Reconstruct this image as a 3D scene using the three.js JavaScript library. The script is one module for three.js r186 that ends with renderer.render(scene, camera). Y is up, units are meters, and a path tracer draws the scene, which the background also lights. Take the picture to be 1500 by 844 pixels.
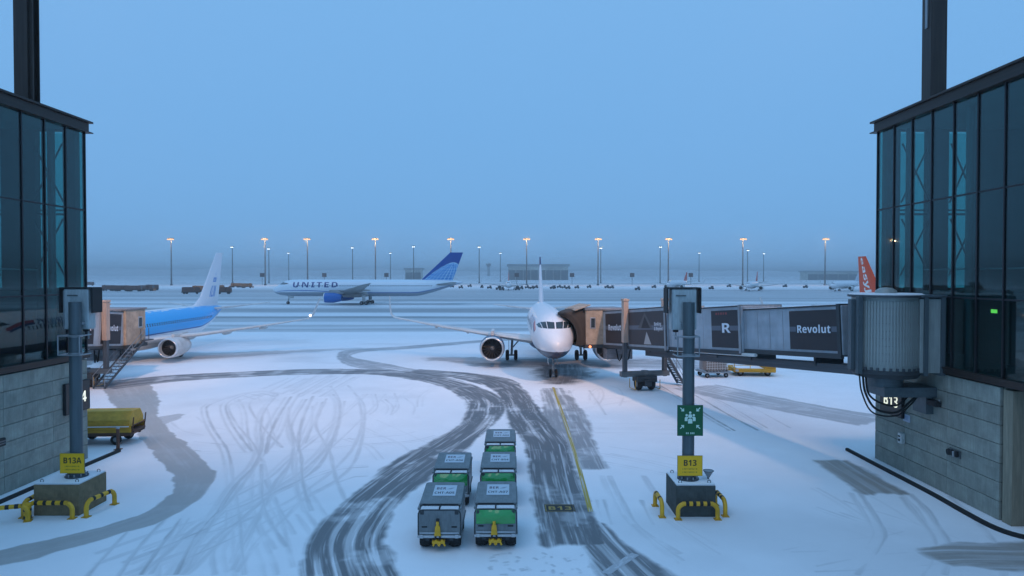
import * as THREE from 'three';
import { mergeGeometries } from 'three/addons/utils/BufferGeometryUtils.js';
import { RoundedBoxGeometry } from 'three/addons/geometries/RoundedBoxGeometry.js';

/* ------------------------------------------------------------------ camera, sky, sun, exposure */
const scene = new THREE.Scene();
const camera = new THREE.PerspectiveCamera(45.35, 1500 / 844, 0.1, 20000);
camera.position.set(0, 9.25, 0);
camera.rotation.x = -0.0178;
const renderer = new THREE.WebGLRenderer({ antialias: true });
renderer.toneMapping = THREE.LinearToneMapping;
renderer.toneMappingExposure = 1.1;
renderer.shadowMap.enabled = true;

{ // blue-hour sky under thin overcast: one smooth ramp from the horizon to the zenith, the same all round
  const W = 64, H = 256, data = new Float32Array(W * H * 4);
  const stops = [[-90, .175, .36, .65], [0, .176, .39, .705], [4, .170, .402, .735], [12, .170, .405, .745], [24, .184, .42, .76], [90, .265, .61, 1.10]];
  for (let j = 0; j < H; j++) {
    const e = (j + .5) / H * 180 - 90;
    let k = 0; while (k < stops.length - 2 && e > stops[k + 1][0]) k++;
    const a = stops[k], b = stops[k + 1], t = (e - a[0]) / (b[0] - a[0]);
    for (let i = 0; i < W; i++) {
      const o = (j * W + i) * 4;
      for (let c = 0; c < 3; c++) data[o + c] = a[c + 1] + (b[c + 1] - a[c + 1]) * t;
      data[o + 3] = 1;
    }
  }
  const sky = new THREE.DataTexture(data, W, H, THREE.RGBAFormat, THREE.FloatType);
  sky.mapping = THREE.EquirectangularReflectionMapping;
  sky.magFilter = THREE.LinearFilter;
  sky.needsUpdate = true;
  scene.background = sky;
  scene.environment = sky;
}
const sun = new THREE.DirectionalLight(new THREE.Color(1, .9, .86), 0.25);
sun.position.set(-60, 150, 70);
sun.castShadow = true;
sun.shadow.radius = 70;
Object.assign(sun.shadow.camera, { left: -120, right: 120, top: 120, bottom: -120, near: 1, far: 500 });
sun.shadow.mapSize.set(2048, 2048);
scene.add(sun, sun.target);
scene.fog = new THREE.FogExp2(new THREE.Color(.95, .98, 1), 0.00046);

/* ------------------------------------------------------------------ helpers */
let seed = 20240119;
const rnd = () => { seed = (seed + 0x6d2b79f5) | 0; let t = Math.imul(seed ^ (seed >>> 15), 1 | seed); t = (t + Math.imul(t ^ (t >>> 7), 61 | t)) ^ t; return ((t ^ (t >>> 14)) >>> 0) / 4294967296; };
const rr = (a, b) => a + (b - a) * rnd();
const clamp = (x, a = 0, b = 1) => Math.min(b, Math.max(a, x));
const sstep = (a, b, x) => { const t = clamp((x - a) / (b - a)); return t * t * (3 - 2 * t); };
const lerp = (a, b, t) => a + (b - a) * t;
const V = (x, y, z) => new THREE.Vector3(x, y, z);
const LAT = new Float32Array(65536); for (let i = 0; i < 65536; i++) LAT[i] = rnd();
const lat = (x, y) => LAT[((x & 255) << 8) | (y & 255)];
const noise = (x, y) => { const i = Math.floor(x), j = Math.floor(y); let u = x - i, v = y - j; u = u * u * (3 - 2 * u); v = v * v * (3 - 2 * v); return (lat(i, j) * (1 - u) + lat(i + 1, j) * u) * (1 - v) + (lat(i, j + 1) * (1 - u) + lat(i + 1, j + 1) * u) * v; };
const fbm = (x, y, o = 4) => { let s = 0, a = .5, n = 0; for (let k = 0; k < o; k++) { s += a * noise(x, y); n += a; a *= .5; x = x * 2.03 + 17.3; y = y * 2.03 + 9.1; } return s / n; };

const taken = new Map();
const numbered = n => { const k = taken.get(n) ?? 0; taken.set(n, k + 1); return k ? `${n}_${String(k).padStart(3, '0')}` : n; };
function thing(name, label, category, [x, y, z] = [0, 0, 0], turn = 0, group) {
  const o = new THREE.Group(); o.name = numbered(name); o.position.set(x, y, z); o.rotation.y = turn;
  o.userData = { label, category }; if (group) o.userData.group = group;
  scene.add(o); return o;
}
function shadows(o) { o.traverse(m => { if (m.isMesh) { m.castShadow = true; m.receiveShadow = true; } }); return o; }
function part(parent, name, geo, mat, label) {
  const m = new THREE.Mesh(Array.isArray(geo) ? merge(geo) : geo, mat); m.name = name; m.castShadow = m.receiveShadow = true;
  if (label) m.userData.label = label;
  parent.add(m); return m;
}
function structure(name, geo, mat) { const m = new THREE.Mesh(geo, mat); m.name = name; m.userData.kind = 'structure'; m.receiveShadow = true; m.castShadow = true; scene.add(m); return m; }
function copyOf(src, label, [x, y, z], turn, group) {
  const c = src.clone(); c.name = numbered(src.name.replace(/_\d{3}$/, '')); c.userData = { ...src.userData, label }; if (group) c.userData.group = group;
  c.position.set(x, y, z); c.rotation.set(0, turn, 0); scene.add(c); return c;
}
const flat = g => { const n = g.index ? g.toNonIndexed() : g; for (const k of Object.keys(n.attributes)) if (!['position', 'normal', 'uv'].includes(k)) n.deleteAttribute(k); return n; };
const merge = list => list.length === 1 ? list[0] : mergeGeometries(list.map(flat));
function box(w, h, d, x = 0, y = 0, z = 0, rx = 0, ry = 0, rz = 0) { const g = new THREE.BoxGeometry(w, h, d); if (rx || ry || rz) g.applyMatrix4(new THREE.Matrix4().makeRotationFromEuler(new THREE.Euler(rx, ry, rz))); return g.translate(x, y, z); }
function rbox(w, h, d, x = 0, y = 0, z = 0, r = .03, s = 2) { return new RoundedBoxGeometry(w, h, d, s, Math.min(r, w / 2.01, h / 2.01, d / 2.01)).translate(x, y, z); }
function cyl(r0, r1, h, x = 0, y = 0, z = 0, axis = 'y', n = 20) { const g = new THREE.CylinderGeometry(r1, r0, h, n); if (axis === 'x') g.rotateZ(Math.PI / 2); if (axis === 'z') g.rotateX(Math.PI / 2); return g.translate(x, y, z); }
function bar(a, b, r, n = 8, r2 = r) { const v = V().subVectors(b, a), g = new THREE.CylinderGeometry(r2, r, v.length(), n); return g.applyQuaternion(new THREE.Quaternion().setFromUnitVectors(V(0, 1, 0), v.clone().normalize())).translate((a.x + b.x) / 2, (a.y + b.y) / 2, (a.z + b.z) / 2); }
function beam(a, b, w, h) { const v = V().subVectors(b, a), g = new THREE.BoxGeometry(w, h, v.length()); const m = new THREE.Matrix4().lookAt(b, a, V(0, 1, 0)); return g.applyMatrix4(m).translate((a.x + b.x) / 2, (a.y + b.y) / 2, (a.z + b.z) / 2); }
function tube(pts, r, seg = 24, n = 8) { return new THREE.TubeGeometry(new THREE.CatmullRomCurve3(pts, false, 'catmullrom', .5), seg, r, n); }
function lathe(pts, n = 32) { return new THREE.LatheGeometry(pts.map(p => new THREE.Vector2(p[0], p[1])), n); }
function prism(pts, depth, bevel = 0) { const s = new THREE.Shape(pts.map(p => new THREE.Vector2(p[0], p[1]))); return new THREE.ExtrudeGeometry(s, { depth, bevelEnabled: bevel > 0, bevelSize: bevel, bevelThickness: bevel, bevelSegments: 2, curveSegments: 12 }); }
function grid(nu, nv, f, uvf) { // sheet from f(u, v) -> Vector3
  const p = [], uv = [], ix = [];
  for (let j = 0; j <= nv; j++) for (let i = 0; i <= nu; i++) { const u = i / nu, v = j / nv, q = f(u, v); p.push(q.x, q.y, q.z); const t = uvf ? uvf(u, v) : [u, v]; uv.push(t[0], t[1]); }
  for (let j = 0; j < nv; j++) for (let i = 0; i < nu; i++) { const a = j * (nu + 1) + i, b = a + 1, c = a + nu + 1, d = c + 1; ix.push(a, b, d, a, d, c); }
  const g = new THREE.BufferGeometry(); g.setAttribute('position', new THREE.Float32BufferAttribute(p, 3)); g.setAttribute('uv', new THREE.Float32BufferAttribute(uv, 2)); g.setIndex(ix); g.computeVertexNormals(); return g;
}
function canvasTex(w, h, draw) { const c = document.createElement('canvas'); c.width = w; c.height = h; const g = c.getContext('2d'); draw(g, w, h); const t = new THREE.CanvasTexture(c); t.colorSpace = THREE.SRGBColorSpace; t.magFilter = THREE.LinearFilter; t.anisotropy = 8; return t; }
function dataTex(w, h, f, srgb = true) { const d = new Uint8Array(w * h * 4); for (let j = 0; j < h; j++) for (let i = 0; i < w; i++) { const c = f(i, j), o = (j * w + i) * 4; d[o] = c[0]; d[o + 1] = c[1]; d[o + 2] = c[2]; d[o + 3] = 255; } const t = new THREE.DataTexture(d, w, h); t.magFilter = THREE.LinearFilter; t.minFilter = THREE.LinearMipmapLinearFilter; t.generateMipmaps = true; t.wrapS = t.wrapT = THREE.RepeatWrapping; if (srgb) t.colorSpace = THREE.SRGBColorSpace; t.needsUpdate = true; return t; }
const mat = (r, g, b, rough = .6, metal = 0, extra = {}) => new THREE.MeshStandardMaterial({ color: new THREE.Color().setRGB(r, g, b), roughness: rough, metalness: metal, ...extra });
const toS = x => Math.round(255 * clamp(x <= .0031308 ? x * 12.92 : 1.055 * Math.pow(x, 1 / 2.4) - .055));

/* blotchy grain shared by painted metal, concrete and rubber */
const grime = dataTex(256, 256, (i, j) => { const n = fbm(i / 18, j / 18, 5), m = noise(i / 1.7, j / 1.7), v = 205 + 50 * clamp(.5 + (n - .5) * 1.6) - 14 * m; return [v, v, v * .985]; });
grime.repeat.set(.5, .5);
const streaky = dataTex(256, 256, (i, j) => { const n = fbm(i / 7, j / 60, 4), m = fbm(i / 40 + 40, j / 40, 3), v = 222 + 33 * clamp(.5 + (n - .5) * 1.1 + (m - .5) * .9); return [v, v, v]; });
const concreteTex = dataTex(512, 512, (i, j) => { const n = fbm(i / 60, j / 60, 5), m = noise(i / 1.6 + 50, j / 1.6), k = fbm(i / 9, j / 90, 3), v = 196 + 55 * (n - .3) + 22 * (m - .5) + 26 * (k - .5); return [v, v, v * .97]; });
const grainBump = dataTex(256, 256, (i, j) => { const v = 255 * fbm(i / 4, j / 4, 4); return [v, v, v]; }, false);

const M = {
  snow: mat(.83, .845, .87, .9, 0, { bumpMap: grainBump, bumpScale: .02 }),
  concrete: mat(.44, .455, .42, .85, 0, { map: concreteTex, bumpMap: grainBump, bumpScale: .002 }),
  concreteDark: mat(.11, .12, .12, .9, 0, { map: concreteTex, bumpMap: grainBump, bumpScale: .004 }),
  concreteWarm: mat(.34, .25, .15, .9, 0, { map: concreteTex, bumpMap: grainBump, bumpScale: .004 }),  // brown with the warm reflected light painted into the colour
  joint: mat(.05, .055, .06, .9),
  bronze: mat(.066, .045, .038, .45, .5, { map: grime }),
  mullion: mat(.02, .02, .024, .4, .4),
  interior: mat(.07, .066, .068, .8, 0, { map: grime }),
  interiorPale: mat(.16, .17, .18, .8, 0, { map: grime }),
  steel: mat(.19, .21, .225, .5, .5, { map: grime }),
  galv: mat(.36, .38, .40, .45, .55, { map: streaky }),
  poleGrey: mat(.115, .145, .16, .5, .3, { map: streaky }),
  boxGrey: mat(.50, .55, .56, .5, .2, { map: streaky }),
  tunnel: mat(.40, .45, .50, .5, .15, { map: streaky }),
  tunnelBand: mat(.30, .30, .33, .55, .1, { map: grime }),
  tunnelDark: mat(.06, .068, .078, .6, .2, { map: grime }),
  bridgeSteel: mat(.10, .115, .135, .55, .3, { map: grime }),
  wrap: mat(.022, .019, .024, .55, 0, { map: grime }),
  tan: mat(.55, .42, .32, .65, 0, { map: grime }),
  tanCol: mat(.52, .38, .30, .6, 0, { map: streaky }),
  canopy: mat(.075, .06, .052, .85, 0, { map: grime }),
  rotunda: mat(.36, .39, .37, .5, .2, { map: streaky }),
  rubber: mat(.014, .014, .015, .85, 0, { map: grime }),
  rim: mat(.25, .25, .26, .5, .5),
  black: mat(.012, .012, .014, .7),
  yellow: mat(.95, .50, .02, .55, 0, { map: grime }),
  yellowDull: mat(.72, .38, .03, .65, 0, { map: grime }),
  yellowTarp: mat(.70, .40, .05, .7, 0, { map: streaky }),
  green: mat(.012, .17, .04, .35, 0, { map: grime }),
  rust: mat(.16, .075, .05, .8, 0, { map: grime }),
  cartGrey: mat(.20, .225, .235, .55, .2, { map: streaky }),
  alu: mat(.52, .55, .58, .4, .6, { map: streaky }),
  white: mat(.80, .80, .80, .4, 0, { map: grime }),
  planeWhite: mat(.80, .80, .81, .35, 0, { map: grime }),
  planeGrey: mat(.42, .44, .46, .45, .1, { map: grime }),
  navy: mat(.01, .025, .10, .3),
  lip: mat(.72, .72, .72, .3, .7),
  engineDark: mat(.015, .015, .017, .6),
  fan: mat(.09, .09, .095, .45, .6),
  cockpit: mat(.045, .06, .07, .12, .2),
  portal: mat(.03, .035, .045, .2),
  orange: mat(.75, .13, .02, .4),
  unitedBlue: mat(.008, .13, .44, .35),
  truck: mat(.18, .075, .05, .6, 0, { map: grime }),
  truckOrange: mat(.55, .17, .04, .6, 0, { map: grime }),
  truckDark: mat(.05, .05, .055, .7, 0, { map: grime }),
  hangar: mat(.70, .68, .62, .8, 0, { map: grime }),
  hangarDark: mat(.40, .42, .44, .8, 0, { map: grime }),
  wood: mat(.10, .11, .12, 1),
};
M.glass = new THREE.MeshPhysicalMaterial({ color: new THREE.Color().setRGB(.43, .72, .71), roughness: .02, metalness: 0, transmission: 1, thickness: 0, ior: 1.52 });
M.lampWarm = new THREE.MeshStandardMaterial({ color: 0x222222, emissive: new THREE.Color(1, .5, .2), emissiveIntensity: 1.9 });
M.lampWhite = new THREE.MeshStandardMaterial({ color: 0x222222, emissive: new THREE.Color(.85, .94, 1), emissiveIntensity: 3.2 });
M.lampRed = new THREE.MeshStandardMaterial({ color: 0x221111, emissive: new THREE.Color(1, .25, .1), emissiveIntensity: 3 });
M.lampTip = new THREE.MeshStandardMaterial({ color: 0x222222, emissive: new THREE.Color(1, .8, .65), emissiveIntensity: 6 });
M.lampGreen = new THREE.MeshStandardMaterial({ color: 0x222222, emissive: new THREE.Color(.35, .9, .75), emissiveIntensity: 2 });
M.exitGlow = new THREE.MeshStandardMaterial({ color: 0x112211, emissive: new THREE.Color(.45, 1, .15), emissiveIntensity: 1.2 });
const printed = (tex, rough = .5, extra = {}) => new THREE.MeshStandardMaterial({ map: tex, roughness: rough, ...extra });

/* ------------------------------------------------------------------ ground: snow over asphalt, swept roads, tyre tracks (metres; x right, z = minus distance) */
const BANDS = { // swept roads and bare patches: x, z and width in metres
  main: [[-4.52,-20.05,2.68],[-5.43,-22.41,2.86],[-5.83,-24.05,2.55],[-5.88,-25.81,2.45],[-5.69,-28.23,2.26],[-5.18,-30.95,2.52],[-4.47,-33.89,3.06],[-3.31,-37.99,2.39],[-2.29,-42.28,2.05],[-1.84,-46.72,2.66],[-2.23,-51.9,3.06],[-4.64,-58.04,2.71],[-8.23,-62.95,3.47],[-12.9,-66.07,3.42],[-19.7,-66.31,3.92],[-25.54,-64.48,3.83],[-30.66,-61.94,4.58],[-34.31,-57.75,4.98]],
  loop: [[-7.05,-64.69,3.15],[-10.94,-67.01,3.36],[-15.06,-71.64,3.85],[-18.12,-76.28,2.15],[-19.49,-80.19,1.65],[-18.93,-84.96,3.45],[-13.22,-89.01,3.43],[-4.79,-96.84,3.01],[5.17,-104.41,3.5]],
  lead: [[-9.58,-66.76,2.87],[-5.07,-64.25,3.26],[-1.94,-60.92,3.83],[-0.41,-56.64,2.61],[0.44,-50.78,2.29],[0.83,-46.15,2.58],[1.43,-41.35,2.78],[1.9,-37.45,2.28],[1.93,-30.94,2.27],[2.04,-26.54,2.34],[2.13,-23.71,2.26]],
  lead2: [[3.31,-56.28,1.92],[3.47,-50.92,2.29],[3.48,-44.01,3.03],[3.58,-38.78,2.05],[3.66,-32.98,1.99]],
  leadr: [[2.82,-25.35,1.14],[3.19,-23.59,1.47],[3.76,-21.23,2.35],[4.18,-19.63,2.91]],
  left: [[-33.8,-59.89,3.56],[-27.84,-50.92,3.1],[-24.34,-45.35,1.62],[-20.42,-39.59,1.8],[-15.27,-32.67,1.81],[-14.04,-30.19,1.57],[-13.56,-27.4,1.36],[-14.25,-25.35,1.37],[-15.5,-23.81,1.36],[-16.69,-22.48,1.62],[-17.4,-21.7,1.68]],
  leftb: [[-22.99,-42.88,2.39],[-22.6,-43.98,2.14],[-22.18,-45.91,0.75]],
  right: [[15.41,-57.23,4.71],[17.97,-51.85,4.56],[20.85,-46.79,4.1],[23.01,-43.85,4.41]],
  patch1: [[15.96,-34.22,1.83],[15.84,-29.24,2.08]],
  patch2: [[14.02,-22.53,1.44],[15.12,-22.63,2.06],[16.75,-22.56,2.57],[18.09,-22.56,2.65]],
  nose: [[5.26,-70.78,4.91],[4.82,-64.88,5.14],[4.12,-59.51,2.43]],
  under: [[-8.38,-76.93,3.18],[0.73,-73.79,8.13],[10.79,-72.64,7.97],[18.47,-71.77,7.38]],
  klm: [[-44.5,-80.27,5.51],[-35.48,-79.63,6.68],[-28.79,-83.09,3.91],[-19.88,-87.32,1.67]],
  engine_spots: [[-3.57,-72.17,2.79],[-0.57,-72.17,2.79]],
  engine_spot: [[8.19,-71.33,2.19],[10.86,-70.79,2.17]],
};
// tyre tracks: ground points in metres, the last pair is width and strength
const TRACKS = [
  [[-18.3,-53.8],[-20.2,-55.0],[-21.3,-53.2],[-21.7,-49.4],[-20.7,-46.6],[-18.2,-41.8],[-15.3,-36.8],[-13.8,-33.7],[0.3,0.35]],
  [[-18.1,-52.6],[-20.4,-54.4],[-20.9,-51.5],[-20.2,-48.5],[-17.7,-43.3],[-15.4,-39.1],[-13.7,-36.2],[0.3,0.35]],
  [[-18.3,-53.8],[-17.1,-47.5],[-15.3,-41.8],[-13.8,-37.9],[-12.6,-33.7],[-12.2,-30.3],[-11.3,-25.8],[-10.4,-21.2],[0.4,0.3]],
  [[-16.9,-52.6],[-15.7,-46.6],[-14.2,-40.4],[-12.8,-35.7],[0.4,0.4]],
  [[-15.4,-51.5],[-14.2,-44.9],[-13.2,-41.1],[-11.0,-35.7],[-9.5,-31.1],[-8.4,-28.2],[-7.9,-27.0],[0.35,0.3]],
  [[-13.9,-50.5],[-12.2,-41.8],[-11.4,-37.9],[0.3,0.25]],
  [[-14.0,-53.8],[-12.1,-48.5],[-10.4,-40.4],[-9.5,-34.6],[-9.5,-31.5],[-10.2,-28.9],[-10.3,-25.8],[-10.5,-24.3],[-10.2,-21.2],[0.4,0.28]],
  [[-15.2,-57.6],[-13.0,-51.5],[-10.9,-43.3],[-10.0,-37.3],[-9.9,-33.2],[-10.2,-30.3],[-10.7,-27.9],[-11.6,-25.8],[-11.5,-22.9],[-11.5,-21.2],[0.4,0.25]],
  [[-11.3,-53.8],[-11.2,-46.6],[-11.1,-40.4],[-11.2,-35.1],[-11.1,-31.5],[-11.5,-29.2],[-12.0,-27.6],[0.3,0.2]],
  [[-7.0,-33.2],[-8.2,-32.8],[-9.3,-31.1],[-10.1,-28.7],[-10.7,-26.4],[-11.4,-24.5],[-12.1,-22.9],[0.16,0.45]],
  [[-12.3,-33.7],[-10.3,-28.2],[-9.0,-25.6],[-7.7,-23.4],[0.35,0.3]],
  [[-11.2,-31.1],[-9.3,-27.3],[-7.8,-24.5],[0.35,0.25]],
  [[-14.2,-34.6],[-12.0,-29.6],[-10.5,-26.4],[-9.4,-23.8],[-8.3,-21.2],[0.35,0.22]],
  [[-20.5,-51.5],[-18.1,-46.6],[-15.3,-39.8],[-14.0,-36.8],[0.3,0.25]],
  [[-9.7,-25.8],[-8.6,-23.8],[-7.8,-22.3],[-7.3,-21.2],[0.35,0.22]],
  [[-15.7,-48.5],[-13.6,-40.4],[-12.7,-34.6],[-12.2,-31.9],[-11.6,-28.2],[-11.2,-24.8],[-10.6,-21.7],[0.35,0.22]],
  [[-10.7,-53.8],[-9.5,-48.5],[-9.5,-45.7],[0.2,0.3]],
  [[-9.5,-51.5],[-8.4,-48.5],[-8.1,-45.7],[0.2,0.3]],
  [[-6.7,-48.5],[-7.1,-52.6],[-6.7,-56.3],[0.2,0.25]],
  [[-9.3,-39.1],[-7.7,-37.3],[-6.5,-34.6],[0.25,0.2]],
  [[-9.9,-43.3],[-7.6,-39.8],[-6.0,-37.3],[0.2,0.15]],
  [[-11.5,-21.2],[-11.9,-22.9],[-12.3,-24.8],[-12.6,-26.1],[0.3,0.5]],
  [[-10.4,-21.2],[-11.0,-23.4],[-11.4,-25.6],[-11.5,-27.0],[0.3,0.5]],
  [[-18.7,-56.3],[-18.5,-62.0],[0.5,0.2]],
  [[-17.7,-55.0],[-18.0,-63.7],[0.5,0.2]],
  [[-16.5,-53.8],[-16.6,-63.7],[0.5,0.2]],
  [[-15.6,-53.8],[-15.3,-64.5],[0.5,0.2]],
  [[-14.7,-52.6],[-14.4,-62.9],[0.5,0.2]],
  [[-18.2,-36.8],[-14.8,-35.9],[-10.9,-36.5],[-8.3,-37.6],[-5.6,-38.5],[-4.5,-39.8],[0.12,0.3]],
  [[-22.0,-44.1],[-19.8,-41.1],[-17.9,-39.8],[0.3,0.2]],
  [[-12.5,-22.1],[-11.8,-23.4],[-11.0,-24.5],[-10.2,-25.3],[0.5,0.25]],
  [[-12.0,-21.2],[-11.1,-22.7],[-10.3,-23.8],[0.5,0.25]],
  [[-9.2,-21.2],[-10.0,-22.9],[-10.4,-24.8],[-11.2,-27.0],[0.3,0.22]],
  [[-17.2,-36.5],[-16.4,-36.2],[0.2,0.5]],
  [[4.4,-35.9],[6.1,-34.7],[7.7,-33.0],[0.14,0.3]],
  [[4.2,-34.5],[5.6,-33.4],[7.2,-32.1],[0.14,0.3]],
  [[4.5,-31.7],[4.5,-27.7],[4.7,-25.0],[5.6,-22.8],[0.5,0.3]],
  [[3.8,-28.3],[3.7,-25.5],[0.25,0.4]],
  [[4.5,-25.5],[5.0,-23.6],[5.5,-22.2],[0.6,0.25]],
  [[4.3,-26.5],[4.6,-24.3],[5.3,-22.0],[0.5,0.2]],
  [[4.1,-47.4],[6.5,-49.2],[9.0,-51.1],[0.2,0.2]],
  [[4.0,-41.7],[9.9,-41.3],[0.15,0.22]],
  [[4.2,-40.6],[9.7,-40.3],[0.15,0.22]],
  [[4.6,-55.5],[4.6,-49.2],[4.6,-45.7],[0.3,0.4]],
  [[1.5,-52.1],[2.4,-50.1],[1.9,-53.2],[1.5,-51.6],[0.2,0.2]],
  [[5.8,-51.1],[6.2,-54.3],[7.2,-56.7],[7.1,-53.2],[6.2,-49.2],[0.25,0.2]],
  [[14.8,-29.1],[14.2,-27.1],[13.4,-24.7],[12.3,-23.1],[10.7,-21.2],[0.4,0.35]],
  [[16.9,-29.1],[16.4,-27.1],[15.7,-25.2],[15.0,-23.5],[13.4,-21.2],[0.4,0.35]],
  [[12.2,-27.4],[12.9,-26.1],[13.6,-24.9],[14.2,-23.5],[0.14,0.3]],
  [[11.6,-26.1],[12.5,-24.5],[13.3,-23.1],[13.8,-21.8],[0.14,0.3]],
  [[9.7,-21.8],[11.5,-22.5],[13.7,-23.0],[14.8,-23.5],[0.25,0.3]],
  [[9.5,-21.4],[11.8,-21.6],[13.9,-22.0],[0.25,0.3]],
  [[13.3,-29.9],[13.5,-28.2],[13.5,-25.2],[0.15,0.2]],
  [[12.5,-58.0],[12.8,-51.6],[13.0,-45.4],[13.3,-41.0],[0.25,0.75]],
  [[14.7,-54.0],[15.4,-50.2],[15.5,-41.7],[0.2,0.35]],
];
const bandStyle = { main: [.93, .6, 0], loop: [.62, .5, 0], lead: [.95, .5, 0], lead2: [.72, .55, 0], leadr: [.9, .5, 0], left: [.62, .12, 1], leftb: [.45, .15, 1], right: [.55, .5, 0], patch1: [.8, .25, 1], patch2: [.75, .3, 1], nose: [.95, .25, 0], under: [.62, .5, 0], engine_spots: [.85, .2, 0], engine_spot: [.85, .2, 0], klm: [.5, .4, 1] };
function smooth(pts, n) { // Catmull-Rom through points of any dimension
  const out = [];
  for (let i = 0; i < pts.length - 1; i++) {
    const p0 = pts[Math.max(0, i - 1)], p1 = pts[i], p2 = pts[i + 1], p3 = pts[Math.min(pts.length - 1, i + 2)];
    for (let k = 0; k < n; k++) { const t = k / n, t2 = t * t, t3 = t2 * t; out.push(p1.map((_, c) => .5 * (2 * p1[c] + (p2[c] - p0[c]) * t + (2 * p0[c] - 5 * p1[c] + 4 * p2[c] - p3[c]) * t2 + (3 * p1[c] - p0[c] - 3 * p2[c] + p3[c]) * t3))); }
  }
  out.push(pts[pts.length - 1]); return out;
}
const FARBARE = [[0, 0], [106, .03], [109, .0], [112, .0], [114, .6], [119, .62], [122, .25], [128, .5], [131, .12], [136, .12], [140, .6], [155, .62], [160, .08], [169, .1], [176, .62], [192, .6], [204, .12], [214, .12], [220, .45], [234, .3], [240, .1], [250, .5], [275, .55], [300, .5], [420, .52], [470, .35], [520, .1], [600, .06], [640, .3], [700, .15], [760, .5], [900, .25], [1000, .6], [1400, .4], [2600, .6], [9000, .6]];
function farBare(d) { let k = 0; while (k < FARBARE.length - 2 && d > FARBARE[k + 1][0]) k++; const a = FARBARE[k], b = FARBARE[k + 1]; return lerp(a[1], b[1], clamp((d - a[0]) / (b[0] - a[0]))); }
function paintGround(x0, x1, z0, z1, w, h, fine) { // z0 far (more negative), z1 near; returns colour, roughness and relief maps
  const bare = new Float32Array(w * h), warm = new Float32Array(w * h), dx = (x1 - x0) / w, dz = (z1 - z0) / h;
  const px = x => (x - x0) / dx, pz = z => (z - z0) / dz;
  const stamp = new Int32Array(w * h), near = new Float32Array(w * h), sAt = new Float32Array(w * h), nAt = new Float32Array(w * h), hAt = new Float32Array(w * h), eAt = new Float32Array(w * h);
  let run = 0;
  function stroke(pts, widthOf, strength, residue, tint, ragged, soft) {
    run++; let along = 0, I0 = w, I1 = -1, J0 = h, J1 = -1;
    for (let i = 0; i < pts.length - 1; i++) { // nearest point of the line for every texel
      const a = pts[i], b = pts[i + 1], ex = b[0] - a[0], ez = b[1] - a[1], L = Math.hypot(ex, ez) || 1e-6;
      const wmax = Math.max(widthOf(a), widthOf(b)) / 2 + ragged + soft;
      const i0 = Math.max(0, Math.floor(px(Math.min(a[0], b[0]) - wmax))), i1 = Math.min(w - 1, Math.ceil(px(Math.max(a[0], b[0]) + wmax)));
      const j0 = Math.max(0, Math.floor(pz(Math.min(a[1], b[1]) - wmax))), j1 = Math.min(h - 1, Math.ceil(pz(Math.max(a[1], b[1]) + wmax)));
      if (i1 >= i0 && j1 >= j0) { I0 = Math.min(I0, i0); I1 = Math.max(I1, i1); J0 = Math.min(J0, j0); J1 = Math.max(J1, j1); }
      for (let j = j0; j <= j1; j++) for (let k = i0; k <= i1; k++) {
        const X = x0 + (k + .5) * dx, Z = z0 + (j + .5) * dz, raw = ((X - a[0]) * ex + (Z - a[1]) * ez) / (L * L), t = clamp(raw);
        const qx = X - a[0] - ex * t, qz = Z - a[1] - ez * t, dist = Math.hypot(qx, qz), o = j * w + k;
        if (dist > wmax || (stamp[o] === run && near[o] <= dist)) continue;
        stamp[o] = run; near[o] = dist; sAt[o] = along + L * t; nAt[o] = (qx * ez - qz * ex) / L; hAt[o] = lerp(widthOf(a), widthOf(b), t) / 2;
        eAt[o] = i === 0 && raw < 0 ? -raw * L : i === pts.length - 2 && raw > 1 ? (raw - 1) * L : 0;
      }
      along += L;
    }
    for (let j = J0; j <= J1; j++) for (let k = I0; k <= I1; k++) {
      const o = j * w + k; if (stamp[o] !== run) continue;
      const X = x0 + (k + .5) * dx, Z = z0 + (j + .5) * dz, half = hAt[o], wob = ragged ? (fbm(X * 1.1, Z * 1.1, 4) - .5) * 2 * ragged : 0;
      let c = 1 - sstep(half - soft + wob, half + soft + wob, near[o]);
      if (eAt[o] > 0) { const e = ragged * 2.5 * (fbm(X * 2.3 + 9, Z * .7, 3) - .35); c *= 1 - sstep(e - .05, e + soft * 2, eAt[o]); } // ragged end of a road or track
      if (c <= 0) continue;
      if (residue) { // snow dragged along the road by wheels and brushes
        const st = fbm(sAt[o] * .17 + 31, nAt[o] * 4.2 + 11, 4), fs = fbm(sAt[o] * .5 + 3, nAt[o] * 13, 3), pl = fbm(X * .8 + 70, Z * .8, 4);
        c *= 1 - clamp((sstep(.5, .74, st) * .62 + sstep(.54, .76, fs) * .42 + sstep(.56, .76, pl) * .4) * residue * 1.4, 0, .82);
      }
      c *= strength;
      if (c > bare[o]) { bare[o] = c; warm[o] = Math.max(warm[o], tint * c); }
    }
  }
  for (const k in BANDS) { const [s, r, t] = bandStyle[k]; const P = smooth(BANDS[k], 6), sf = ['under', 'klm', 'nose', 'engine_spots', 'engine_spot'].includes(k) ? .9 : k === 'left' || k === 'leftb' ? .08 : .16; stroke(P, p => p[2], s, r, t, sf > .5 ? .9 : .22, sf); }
  const keep = seed; seed = 77; for (const t of TRACKS) { const [wd, st] = t[t.length - 1], P = smooth(t.slice(0, -1), 5); for (const [o, k] of [[0, 1], [rr(.25, .4), .55], [-rr(1.4, 1.7), .8]]) { const Q = P.map((p, i) => { const a = P[Math.max(0, i - 1)], b = P[Math.min(P.length - 1, i + 1)], dx = b[0] - a[0], dz = b[1] - a[1], L = Math.hypot(dx, dz) || 1; return [p[0] - dz / L * o, p[1] + dx / L * o]; }); stroke(Q, () => wd * .55, st * k, .6, .3, .05, .07); } }
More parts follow.
